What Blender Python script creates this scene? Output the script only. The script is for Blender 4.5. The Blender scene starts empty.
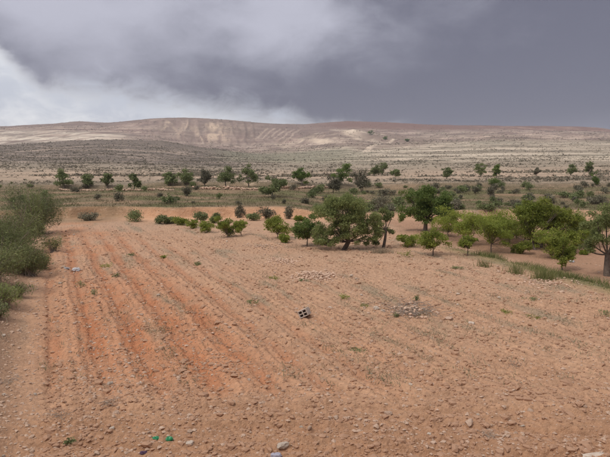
import bpy, bmesh, math, random
import numpy as np

# ------------------------------------------------------------------ camera, sky, sun, exposure
scene = bpy.context.scene
C = scene.collection
F, CX, CY = 598.0, 305.0, 228.5           # focal length and centre of the picture in photo pixels
CAM_H, PITCH = 5.0, math.atan(63.5 / 598.0)
cam_d = bpy.data.cameras.new('camera')
cam_d.sensor_width = 36.0
cam_d.lens = 36.0 * F / 610.0
cam_d.clip_start, cam_d.clip_end = 0.1, 20000.0
cam = bpy.data.objects.new('camera', cam_d)
cam.location = (0, 0, CAM_H)
cam.rotation_euler = (math.pi / 2 - PITCH, 0, 0)
C.objects.link(cam)
scene.camera = cam

SUN_EL, SUN_AZ = math.radians(52), math.radians(-128)   # azimuth from +Y, negative = left
world = bpy.data.worlds.new('World'); scene.world = world; world.use_nodes = True
wt = world.node_tree; wn = wt.nodes; wl = wt.links; wn.clear()

def wnode(kind, **kw):
    n = wn.new(kind)
    for k, v in kw.items(): setattr(n, k, v)
    return n

def wsock(s, v):
    if isinstance(v, (int, float)): s.default_value = v
    elif isinstance(v, (tuple, list)): s.default_value = v
    else: wl.new(v, s)

def wmath(op, a, b=0.0, c=None, clamp=False):
    n = wnode('ShaderNodeMath', operation=op, use_clamp=clamp)
    wsock(n.inputs[0], a); wsock(n.inputs[1], b)
    if c is not None: wsock(n.inputs[2], c)
    return n.outputs[0]

def wstep(v, lo, hi):
    n = wnode('ShaderNodeMapRange', interpolation_type='SMOOTHSTEP')
    wsock(n.inputs[0], v); n.inputs[1].default_value = lo; n.inputs[2].default_value = hi
    return n.outputs[0]

def wmix(f, a, b):
    n = wnode('ShaderNodeMix', data_type='RGBA')
    wsock(n.inputs[0], f); wsock(n.inputs[6], a); wsock(n.inputs[7], b)
    return n.outputs[2]

def wnoise(vec, scale, detail, rough, dist=0.0):
    n = wnode('ShaderNodeTexNoise')
    wl.new(vec, n.inputs['Vector'])
    n.inputs['Scale'].default_value = scale; n.inputs['Detail'].default_value = detail
    n.inputs['Roughness'].default_value = rough; n.inputs['Distortion'].default_value = dist
    return n.outputs['Fac']

tc = wnode('ShaderNodeTexCoord')
sep = wnode('ShaderNodeSeparateXYZ'); wl.new(tc.outputs['Generated'], sep.inputs[0])
dx, dy, dz = sep.outputs
mp = wnode('ShaderNodeMapping'); mp.inputs['Scale'].default_value = (1.0, 1.0, 1.8); mp.inputs['Location'].default_value = (3.7, 1.3, 0.4)
wl.new(tc.outputs['Generated'], mp.inputs[0])
nA = wmath('SUBTRACT', wnoise(mp.outputs[0], 2.6, 3.0, 0.5, 0.3), 0.5)
nB = wmath('SUBTRACT', wnoise(mp.outputs[0], 7.0, 6.0, 0.55, 0.2), 0.5)
nC = wmath('SUBTRACT', wnoise(mp.outputs[0], 15.0, 7.0, 0.6, 0.6), 0.5)
# lower edge of the storm cloud: a slanted sheet, bright cumulus below it on the left
d = wmath('ADD', dz, wmath('ADD', wmath('MULTIPLY', dx, 0.125), wmath('MULTIPLY', dy, -0.070)))
d = wmath('SUBTRACT', d, wmath('MULTIPLY', wstep(dx, -0.385, -0.50), 0.10))
dn = wmath('ADD', d, wmath('ADD', wmath('MULTIPLY', nA, 0.06), wmath('ADD', wmath('MULTIPLY', nB, 0.07), wmath('MULTIPLY', nC, 0.07))))
cover = wstep(dn, -0.034, 0.026)
# how dark the cloud sheet is: right side thick, upper left thin
thick = wmath('ADD', wmath('ADD', wmath('MULTIPLY', dx, 1.45), wmath('MULTIPLY', nA, 0.9)), wmath('ADD', wmath('MULTIPLY', nB, 0.8), wmath('MULTIPLY', nC, 0.3)))
thick = wmath('ADD', thick, wmath('MULTIPLY', wstep(d, 0.16, 0.0), 0.75))
spot = wmath('POWER', wmath('ADD', wmath('POWER', wmath('SUBTRACT', dx, -0.02), 2.0), wmath('POWER', wmath('MULTIPLY', wmath('SUBTRACT', dz, 0.245), 1.5), 2.0)), 0.5)
thin = wmath('MULTIPLY', wstep(wmath('ADD', spot, wmath('MULTIPLY', nB, 0.12)), 0.19, 0.0), 0.62)
thick = wmath('SUBTRACT', thick, thin)
dark = wmix(wstep(thick, -0.55, 0.55), (0.54, 0.54, 0.63, 1), (0.152, 0.151, 0.203, 1))
lite = wmix(wstep(wmath('ADD', wmath('MULTIPLY', nB, 1.6), wmath('MULTIPLY', nC, 1.0)), -0.35, 0.30), (0.62, 0.65, 0.73, 1), (0.96, 0.965, 0.98, 1))
veil = wmath('MULTIPLY', wstep(wmath('ADD', dz, wmath('MULTIPLY', nB, 0.10)), 0.085, -0.01), 0.55)     # paler rain haze low over the hills
dark = wmix(veil, dark, (0.30, 0.31, 0.38, 1))
cl = wmix(cover, lite, dark)
cl = wmix(wstep(dz, 0.33, 0.85), cl, (0.46, 0.455, 0.46, 1))
up = wmath('MULTIPLY_ADD', wstep(dz, 0.28, 0.95), 1.55, 1.0)       # an overcast sky is brightest overhead
vm = wnode('ShaderNodeVectorMath', operation='SCALE'); wl.new(cl, vm.inputs[0]); wl.new(wmath('MULTIPLY', up, 10.0), vm.inputs['Scale'])
sky = wnode('ShaderNodeTexSky', sky_type='NISHITA', sun_disc=False)
sky.sun_elevation = SUN_EL; sky.sun_rotation = SUN_AZ
mixs = wmix(0.95, sky.outputs[0], vm.outputs[0])
bg = wnode('ShaderNodeBackground'); bg.inputs[1].default_value = 0.1; wl.new(mixs, bg.inputs[0])
wo = wnode('ShaderNodeOutputWorld'); wl.new(bg.outputs[0], wo.inputs[0])

sd = bpy.data.lights.new('sun', 'SUN'); sd.energy = 1.5; sd.angle = math.radians(10); sd.color = (1.0, 0.95, 0.88)
so = bpy.data.objects.new('sun', sd); C.objects.link(so)
so.rotation_euler = (math.pi / 2 - SUN_EL, 0, -SUN_AZ + math.pi)
so.location = (-20, 10, 60)

vs = scene.view_settings
vs.view_transform = 'Standard'; vs.look = 'None'; vs.gamma = 1.0; vs.exposure = 0.0; vs.use_curve_mapping = False
scene.render.engine = 'CYCLES'
scene.cycles.max_bounces = 8
scene.cycles.diffuse_bounces = 6
scene.cycles.use_denoising = True

# ------------------------------------------------------------------ noise and small maths
rng = np.random.default_rng(11)
PERM = np.random.default_rng(5).permutation(4096).astype(np.int64)
GANG = np.random.default_rng(6).random(4096) * 2 * math.pi
GX, GY = np.cos(GANG), np.sin(GANG)

def noise2(x, y, seed=0):
    x = np.asarray(x, float) + seed * 17.31; y = np.asarray(y, float) + seed * 9.77
    xi = np.floor(x).astype(np.int64); yi = np.floor(y).astype(np.int64)
    xf, yf = x - xi, y - yi
    u = xf * xf * xf * (xf * (xf * 6 - 15) + 10); v = yf * yf * yf * (yf * (yf * 6 - 15) + 10)
    def g(ix, iy, fx, fy):
        h = PERM[(PERM[ix & 4095] + iy) & 4095]
        return GX[h] * fx + GY[h] * fy
    a = g(xi, yi, xf, yf); b = g(xi + 1, yi, xf - 1, yf)
    c = g(xi, yi + 1, xf, yf - 1); e = g(xi + 1, yi + 1, xf - 1, yf - 1)
    return ((a + (b - a) * u) * (1 - v) + (c + (e - c) * u) * v) * 1.45

def fbm(x, y, oct=4, seed=0, gain=0.5):
    s = 0; a = 1.0; f = 1.0
    for k in range(oct):
        s = s + a * noise2(x * f, y * f, seed + k * 3); a *= gain; f *= 2.03
    return s

def sm(v, lo, hi):
    t = np.clip((v - lo) / (hi - lo), 0, 1)
    return t * t * (3 - 2 * t)

def srgb(r, g, b):
    return np.array([((c / 255) / 12.92 if c / 255 < 0.04045 else ((c / 255 + 0.055) / 1.055) ** 2.4) for c in (r, g, b)])

def mixc(col, c2, f):
    return col + (np.asarray(c2)[None, :] - col) * f[:, None]

# ------------------------------------------------------------------ the lie of the land
TH = math.radians(23.3)                    # plough lines run up and to the left
NX, NY, TX, TY = math.cos(TH), math.sin(TH), -math.sin(TH), math.cos(TH)

PG = np.linspace(-700, 1310, 671)
def prof(*pts):                            # ridge profile: (photo column, photo row) pairs
    xs, ys = zip(*pts)
    v = np.interp(PG, xs, ys)
    k = np.ones(5) / 5
    return np.convolve(np.pad(v, 2, mode='edge'), k, 'valid')
ROWS = [
 (140, prof((0, 178), (610, 177.5))),
 (175, prof((0, 173.5), (200, 175), (300, 175), (400, 174), (610, 172))),
 (230, prof((0, 169.5), (200, 171.5), (300, 171.5), (400, 170), (500, 168), (610, 167))),
 (330, prof((-300, 160), (0, 163), (100, 163), (200, 167), (300, 167.5), (400, 165), (500, 162), (610, 161.5), (900, 161))),
 (500, prof((-300, 152), (0, 154.5), (100, 153), (200, 159), (300, 162.5), (400, 159.5), (500, 155.5), (610, 155), (900, 154))),
 (700, prof((-300, 146), (0, 148.5), (60, 146), (110, 144.5), (165, 146.5), (200, 152), (260, 158), (300, 159.5), (400, 153.5), (500, 149.5), (610, 149.5), (900, 149))),
 (800, prof((-300, 145), (0, 146.2), (60, 142.2), (110, 140.0), (165, 141.3), (200, 147.5), (260, 156), (300, 157), (400, 150.5), (500, 146), (610, 146.5), (900, 147))),
 (950, prof((-300, 149), (0, 150), (60, 148), (110, 147), (165, 147.5), (200, 150.5), (260, 154.5), (300, 153.5), (345, 150), (400, 146), (500, 142), (610, 143), (900, 144))),
 (1150, prof((-300, 146), (0, 146), (100, 144.5), (165, 146.5), (200, 149.5), (250, 152), (300, 149), (345, 143.5), (400, 142.5), (500, 138.5), (610, 139.5), (900, 141))),
 (1400, prof((-300, 138), (0, 137), (100, 136.5), (150, 140.5), (200, 147), (250, 149), (300, 142), (345, 134.5), (380, 136.5), (420, 139.5), (500, 134.5), (610, 136), (900, 138))),
 (1600, prof((-300, 132), (0, 131), (100, 132), (150, 136), (200, 143.5), (250, 145), (290, 138), (320, 133), (350, 129.5), (380, 133), (420, 136.5), (500, 131.8), (610, 134), (900, 136))),
 (1800, prof((-300, 130), (0, 129), (60, 128), (100, 129.5), (150, 128), (180, 131), (220, 133), (250, 137), (300, 136), (345, 133.5), (420, 134), (500, 131.0), (610, 133.5), (900, 135))),
 (2050, prof((-300, 129), (0, 128.5), (60, 126), (110, 125.5), (150, 120.6), (165, 118.8), (190, 119.4), (230, 121.0), (260, 124.2), (300, 127.5), (345, 128.5), (420, 130.5), (500, 129.5), (610, 132.5), (900, 134))),
 (2500, prof((-300, 128), (0, 127.5), (60, 125), (80, 122.6), (110, 124.3), (150, 121.8), (190, 121), (230, 123), (260, 125), (300, 125.4), (345, 122.1), (380, 122.8), (430, 125.6), (500, 126.8), (570, 127.4), (595, 128.6), (610, 131), (900, 133))),
 (3200, prof((-300, 133), (0, 132), (300, 129), (345, 128), (610, 134), (900, 135))),
 (4200, prof((-300, 140), (0, 140), (610, 140), (900, 140))),
]
RY = np.array([r[0] for r in ROWS], float)
RZ = np.array([CAM_H + (165.0 - r[1]) / F * r[0] for r in ROWS])
LY = np.log(RY)
dk = np.diff(RZ, axis=0) / np.diff(LY)[:, None]
MS = np.zeros_like(RZ)
same = dk[:-1] * dk[1:] > 0
MS[1:-1] = np.where(same, 2 * dk[:-1] * dk[1:] / np.where(np.abs(dk[:-1] + dk[1:]) < 1e-9, 1, dk[:-1] + dk[1:]), 0)
MS[0] = dk[0]; MS[-1] = dk[-1]

def hills(x, y):
    yy = np.clip(y, RY[0], RY[-1] - 1e-3); ly = np.log(yy)
    p = np.clip((CX + F * x / yy - PG[0]) / (PG[1] - PG[0]), 0, len(PG) - 1.001)
    pi = p.astype(int); pf = p - pi
    k = np.clip(np.searchsorted(LY, ly, side='right') - 1, 0, len(LY) - 2)
    h = LY[k + 1] - LY[k]; t = (ly - LY[k]) / h
    def at(A, kk): return A[kk, pi] * (1 - pf) + A[kk, pi + 1] * pf
    z0, z1, m0, m1 = at(RZ, k), at(RZ, k + 1), at(MS, k), at(MS, k + 1)
    t2, t3 = t * t, t * t * t
    return (2 * t3 - 3 * t2 + 1) * z0 + (t3 - 2 * t2 + t) * h * m0 + (-2 * t3 + 3 * t2) * z1 + (t3 - t2) * h * m1

def scarp_y(x): return 57.2 + 1.3 * noise2(x / 8.0, 0.3 + 0 * x, 3) + 0.5 * noise2(x / 2.1, 0.7 + 0 * x, 4)
def scarp_h(x): return 0.42 + 0.58 * sm(x, -34, -24) * (1 - sm(x, -3, 3)) + 0.25 * sm(x, 10, 18)
def verge_d(x, y):                          # signed distance from the grass verge, positive = orchard side
    ax, ay, bx, by = 8.6, 35.5, 12.6, 21.5
    L = math.hypot(bx - ax, by - ay)
    return ((x - ax) * (ay - by) + (y - ay) * (bx - ax)) / L

def ground(x, y):
    """height of the land without clods and furrows"""
    x = np.asarray(x, float); y = np.asarray(y, float)
    s = x * NX + y * NY
    z = 0.16 * noise2(x / 14, y / 14, 21) * sm(y, 6, 14)
    z = z + (0.75 * sm(-s, 0.5, 3.4) + 0.25 * sm(-s, 3, 9)) * (1 - sm(y, 50, 60))
    z = z - 0.35 * sm(verge_d(x, y), 0.0, 1.8) * (1 - sm(y, 34, 46))
    z = z + 3.3 * sm(-y, -4.8, -1.4)                           # bank on which the photographer stands
    sy = scarp_y(x)
    z = z + scarp_h(x) * sm(y - sy, 0.0, 0.75 + 0.3 * noise2(x / 3, y * 0, 8)) + 0.2 * sm(y, 60, 100)
    z = z + 0.12 * noise2(x / 11, y / 6, 31) * sm(y, 60, 70)
    z = z + 0.25 * sm(y + 0.05 * x + 2 * noise2(x / 20, 0 * x, 9), 78, 80.5)
    z = z + 0.65 * sm(y + 1.5 * noise2(x / 18, 0 * x, 10), 103.6, 105.2)
    w = sm(y, 118, 152)
    if np.max(y) < 118: return z
    hz = hills(x, y)
    amp = sm(y, 150, 900)
    P_ = CX + F * x / np.maximum(y, 1)
    hz = hz + amp * (1.3 * fbm(x / 130, y / 130, 4, 40) - 15.0 * sm(y, 1000, 1400) * sm(P_, 225, 290) * (1 - sm(y, 1820, 1960)) * np.abs(fbm(x / 110 + y / 500, y / 420, 3, 44)) ** 1.1 + 0.9 * fbm(x / 34, y / 34, 2, 50)) + 0.35 * sm(y, 140, 260) * fbm(x / 18, y / 14, 3, 55)
    # erosion gullies on the steep slope below the left crest
    P = CX + F * x / np.maximum(y, 1)
    gul = sm(P, 120, 165) * (1 - sm(P, 240, 300)) * sm(y, 1450, 1650) * (1 - sm(y, 2000, 2080))
    hz = hz - gul * 7.0 * np.abs(noise2(P_ / 11 + 0.6 * noise2(P_ / 26, y / 240, 63), y / 700, 61)) ** 0.8 - gul * 3.0 * np.abs(noise2(P_ / 4.2, y / 260, 64))
    return z * (1 - w) + hz * w

def ray(px, py):
    u, v = (px - CX) / F, (CY - py) / F
    ca, sa = math.cos(PITCH), math.sin(PITCH)
    d = np.array([u, ca + v * sa, -sa + v * ca])
    t = np.geomspace(5.0, 4000.0, 1600)
    X, Y, Z = d[0] * t, d[1] * t, CAM_H + d[2] * t
    g = ground(X, Y)
    k = np.argmax(Z < g)
    if Z[k] >= g[k]: k = len(t) - 1
    a, b = t[max(k - 1, 0)], t[k]
    for _ in range(18):
        m = 0.5 * (a + b)
        if CAM_H + d[2] * m < ground(np.array([d[0] * m]), np.array([d[1] * m]))[0]: b = m
        else: a = m
    m = 0.5 * (a + b)
    return d[0] * m, d[1] * m, CAM_H + d[2] * m

def project(x, y, z):
    ca, sa = math.cos(PITCH), math.sin(PITCH)
    dzz = z - CAM_H
    dep = y * ca - dzz * sa
    return CX + F * x / dep, CY - F * (y * sa + dzz * ca) / dep

def relief(x, y):
    """clods, furrows and wheel tracks of the ploughed field"""
    if np.min(y) > 75: return 0.0 * x
    s = x * NX + y * NY; u = x * TX + y * TY
    inf = sm(s, -0.7, 0.1) * (1 - sm(verge_d(x, y), -1.0, 0.2)) * (1 - sm(y, 44, 55))
    fade = 1 - 0.55 * sm(y, 22, 45)
    head = 1 - sm(y + 0.5 * noise2(x / 2.5, y * 0, 71), 11.8, 13.2)       # cross-ploughed strip at the near end
    wob = 0.09 * noise2(u / 3.2, s / 2.5, 72) + 0.06 * noise2(u / 0.9, s / 0.9, 73)
    ph = (s + wob + 0.13) / 1.16
    gro = np.cos(2 * math.pi * ph)
    groove = -(0.5 + 0.5 * gro) ** 1.4 * (0.8 + 0.6 * noise2(ph.round() * 3.1, u / 9, 74))
    strong = 0.30 + 0.70 * (1 - sm(s, 3.5, 9.0))
    fine = np.cos(2 * math.pi * (s + wob) / 0.29)
    along = groove * 0.15 * strong + fine * 0.020
    hb = y + 0.04 * x + 0.2 * noise2(x / 2.2, y / 2, 75)
    across = -np.clip(np.cos(2 * math.pi * hb / 0.92), 0, 1) ** 1.5 * 0.11 + 0.018 * np.cos(2 * math.pi * hb / 0.31)
    z = inf * fade * (along * (1 - head) + across * head)
    n1 = noise2(x / 0.42, y / 0.42, 76); n2 = noise2(x / 0.17, y / 0.17, 77); n3 = noise2(x / 0.085, y / 0.085, 78)
    patch = sm(fbm(x / 1.7, y / 1.7, 2, 79), -0.5, 0.5)
    z = z + (0.030 * n1 + (0.45 + 0.55 * patch) * (0.066 * np.abs(n2) + 0.036 * np.abs(n3))) * (0.45 + 0.55 * inf) * (1 - sm(y, 60, 75))
    z = z + 0.05 * noise2(x / 1.1, y / 1.1, 80) * (1 - sm(y, 50, 60))
    return z

# ------------------------------------------------------------------ object helpers
def tag(o, label=None, cat=None, group=None, kind=None):
    if label: o['label'] = label
    if cat: o['category'] = cat
    if group: o['group'] = group
    if kind: o['kind'] = kind
    return o

def make_mesh(name, V, faces, mat, smooth=False, col=None, var=None):
    """V (n,3), faces (m,3) or (m,4)"""
    V = np.ascontiguousarray(V, np.float32); faces = np.ascontiguousarray(faces, np.int32)
    me = bpy.data.meshes.new(name)
    n, k = faces.shape
    me.vertices.add(len(V)); me.vertices.foreach_set('co', V.ravel())
    me.loops.add(n * k); me.loops.foreach_set('vertex_index', faces.ravel())
    me.polygons.add(n)
    me.polygons.foreach_set('loop_start', np.arange(0, n * k, k, dtype=np.int32))
    me.polygons.foreach_set('loop_total', np.full(n, k, np.int32))
    me.polygons.foreach_set('use_smooth', np.full(n, smooth, bool))
    if col is not None:
        a = me.color_attributes.new('soil', 'FLOAT_COLOR', 'POINT')
        c4 = np.ones((len(V), 4), np.float32); c4[:, :3] = np.clip(col, 0, 1)
        a.data.foreach_set('color', c4.ravel())
    if var is not None:
        a = me.attributes.new('var', 'FLOAT', 'POINT')
        a.data.foreach_set('value', np.ascontiguousarray(var, np.float32))
    me.update(calc_edges=True)
    me.materials.append(mat)
    return me

def link(name, me, parent=None, loc=None):
    o = bpy.data.objects.new(name, me); C.objects.link(o)
    if parent: o.parent = parent
    if loc is not None: o.location = loc
    return o

def empty(name, loc, rz=0.0):
    o = bpy.data.objects.new(name, None); C.objects.link(o)
    o.location = loc; o.rotation_euler.z = rz; o.empty_display_size = 0.2
    return o

# ------------------------------------------------------------------ materials
def new_mat(name):
    m = bpy.data.materials.new(name); m.use_nodes = True
    nt = m.node_tree; nt.nodes.clear()
    out = nt.nodes.new('ShaderNodeOutputMaterial')
    return m, nt, out

def nd(nt, kind, **kw):
    n = nt.nodes.new(kind)
    for k, v in kw.items(): setattr(n, k, v)
    return n

def tex(nt, scale, detail=4.0, rough=0.55, vec=None):
    n = nd(nt, 'ShaderNodeTexNoise')
    n.inputs['Scale'].default_value = scale; n.inputs['Detail'].default_value = detail; n.inputs['Roughness'].default_value = rough
    if vec is not None: nt.links.new(vec, n.inputs['Vector'])
    return n.outputs['Fac']

def remap(nt, v, lo, hi, a, b):
    n = nd(nt, 'ShaderNodeMapRange'); nt.links.new(v, n.inputs[0])
    for i, q in enumerate((lo, hi, a, b)): n.inputs[i + 1].default_value = q
    return n.outputs[0]

def mulc(nt, c, f):
    n = nd(nt, 'ShaderNodeVectorMath', operation='SCALE'); nt.links.new(c, n.inputs[0]); nt.links.new(f, n.inputs['Scale'])
    return n.outputs[0]

def soil_mat(name, fine, speck, bumps, amp):
    m, nt, out = new_mat(name)
    geo = nd(nt, 'ShaderNodeNewGeometry'); pos = geo.outputs['Position']
    at = nd(nt, 'ShaderNodeVertexColor', layer_name='soil')
    f1 = remap(nt, tex(nt, fine, 6, 0.6, pos), 0.25, 0.75, 1 - amp, 1 + amp)
    c = mulc(nt, at.outputs['Color'], f1)
    # pale grit mixed into the earth
    sp = remap(nt, tex(nt, speck, 3, 0.65, pos), 0.57, 0.70, 0.0, 0.55)
    mx = nd(nt, 'ShaderNodeMix', data_type='RGBA'); nt.links.new(sp, mx.inputs[0]); nt.links.new(c, mx.inputs[6])
    mx.inputs[7].default_value = (0.54, 0.365, 0.265, 1)
    b = nd(nt, 'ShaderNodeBsdfPrincipled'); b.inputs['Roughness'].default_value = 0.95
    b.inputs['Specular IOR Level'].default_value = 0.12
    nt.links.new(mx.outputs[2], b.inputs['Base Color'])
    prev = None
    for sc, dist in bumps:
        bp = nd(nt, 'ShaderNodeBump'); bp.inputs['Strength'].default_value = 0.9; bp.inputs['Distance'].default_value = dist
        nt.links.new(tex(nt, sc, 5, 0.6, pos), bp.inputs['Height'])
        if prev: nt.links.new(prev, bp.inputs['Normal'])
        prev = bp.outputs[0]
    nt.links.new(prev, b.inputs['Normal'])
    nt.links.new(b.outputs[0], out.inputs[0])
    return m

def plain_mat(name, ca, cb, scale, rough=0.9, bump=0.0, translucent=0.0, use_var=False, spec=0.15):
    """two colours mixed by noise (or by a per-piece value)"""
    m, nt, out = new_mat(name)
    tcn = nd(nt, 'ShaderNodeTexCoord')
    if use_var:
        av = nd(nt, 'ShaderNodeAttribute', attribute_name='var'); f = av.outputs['Fac']
    else:
        f = remap(nt, tex(nt, scale, 5, 0.6, tcn.outputs['Object']), 0.3, 0.7, 0, 1)
    oi = nd(nt, 'ShaderNodeObjectInfo')
    mx = nd(nt, 'ShaderNodeMix', data_type='RGBA'); nt.links.new(f, mx.inputs[0])
    mx.inputs[6].default_value = (*ca, 1); mx.inputs[7].default_value = (*cb, 1)
    c = mulc(nt, mx.outputs[2], remap(nt, oi.outputs['Random'], 0, 1, 0.86, 1.14))
    b = nd(nt, 'ShaderNodeBsdfPrincipled'); b.inputs['Roughness'].default_value = rough
    b.inputs['Specular IOR Level'].default_value = spec
    nt.links.new(c, b.inputs['Base Color'])
    if bump:
        bp = nd(nt, 'ShaderNodeBump'); bp.inputs['Distance'].default_value = bump; bp.inputs['Strength'].default_value = 0.8
        nt.links.new(tex(nt, scale * 3, 5, 0.65, tcn.outputs['Object']), bp.inputs['Height']); nt.links.new(bp.outputs[0], b.inputs['Normal'])
    if translucent:
        tr = nd(nt, 'ShaderNodeBsdfTranslucent'); nt.links.new(c, tr.inputs[0])
        ms = nd(nt, 'ShaderNodeMixShader'); ms.inputs[0].default_value = translucent
        nt.links.new(b.outputs[0], ms.inputs[1]); nt.links.new(tr.outputs[0], ms.inputs[2]); nt.links.new(ms.outputs[0], out.inputs[0])
    else:
        nt.links.new(b.outputs[0], out.inputs[0])
    return m

M = {}
M['field'] = soil_mat('ploughed_soil', 7.0, 30.0, ((9.0, 0.05), (34.0, 0.022)), 0.26)
M['valley'] = soil_mat('valley_soil', 0.8, 3.2, ((1.2, 0.25), (6.0, 0.08)), 0.22)
M['hill'] = soil_mat('hill_soil', 0.11, 0.5, ((0.08, 2.2), (0.35, 0.7)), 0.2)
M['stone'] = plain_mat('limestone', (0.64, 0.46, 0.345), (0.48, 0.325, 0.23), 6.0, 0.92, 0.02)
M['white_stone'] = plain_mat('white_limestone', (0.66, 0.56, 0.46), (0.48, 0.37, 0.29), 5.0, 0.92, 0.02)
M['clod'] = plain_mat('dry_clod', (0.47, 0.285, 0.185), (0.38, 0.22, 0.14), 5.0, 0.97, 0.01)
M['bark'] = plain_mat('bark', (0.11, 0.085, 0.066), (0.21, 0.17, 0.14), 9.0, 0.95, 0.03)
M['leaf_green'] = plain_mat('fresh_green_leaf', (0.150, 0.195, 0.028), (0.345, 0.370, 0.080), 1, 0.6, 0, 0.42, True, 0.2)
M['leaf_almond'] = plain_mat('almond_leaf', (0.155, 0.190, 0.065), (0.310, 0.335, 0.130), 1, 0.65, 0, 0.42, True, 0.2)
M['leaf_dark'] = plain_mat('dark_green_leaf', (0.090, 0.145, 0.036), (0.210, 0.265, 0.070), 1, 0.6, 0, 0.42, True, 0.25)
M['leaf_olive'] = plain_mat('olive_leaf', (0.125, 0.158, 0.064), (0.270, 0.295, 0.130), 1, 0.7, 0, 0.22, True)
M['leaf_scrub'] = plain_mat('grey_scrub_leaf', (0.120, 0.110, 0.075), (0.250, 0.230, 0.155), 1, 0.85, 0, 0.15, True)
M['leaf_broom'] = plain_mat('broom_leaf', (0.110, 0.130, 0.050), (0.270, 0.285, 0.120), 1, 0.8, 0, 0.2, True)
M['twig'] = plain_mat('dry_twig', (0.20, 0.16, 0.13), (0.38, 0.31, 0.25), 4.0, 0.95)
M['terrace_grass'] = plain_mat('terrace_grass', (0.110, 0.098, 0.050), (0.235, 0.195, 0.110), 1, 0.85, 0, 0.2, True)
M['dry_grass'] = plain_mat('dry_grass', (0.20, 0.165, 0.105), (0.40, 0.33, 0.235), 1, 0.9, 0, 0.25, True)
M['weed'] = plain_mat('half_dry_weed', (0.16, 0.17, 0.085), (0.40, 0.34, 0.23), 1, 0.9, 0, 0.25, True)
M['grass'] = plain_mat('green_grass', (0.095, 0.115, 0.036), (0.26, 0.255, 0.105), 1, 0.8, 0, 0.3, True)

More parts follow.
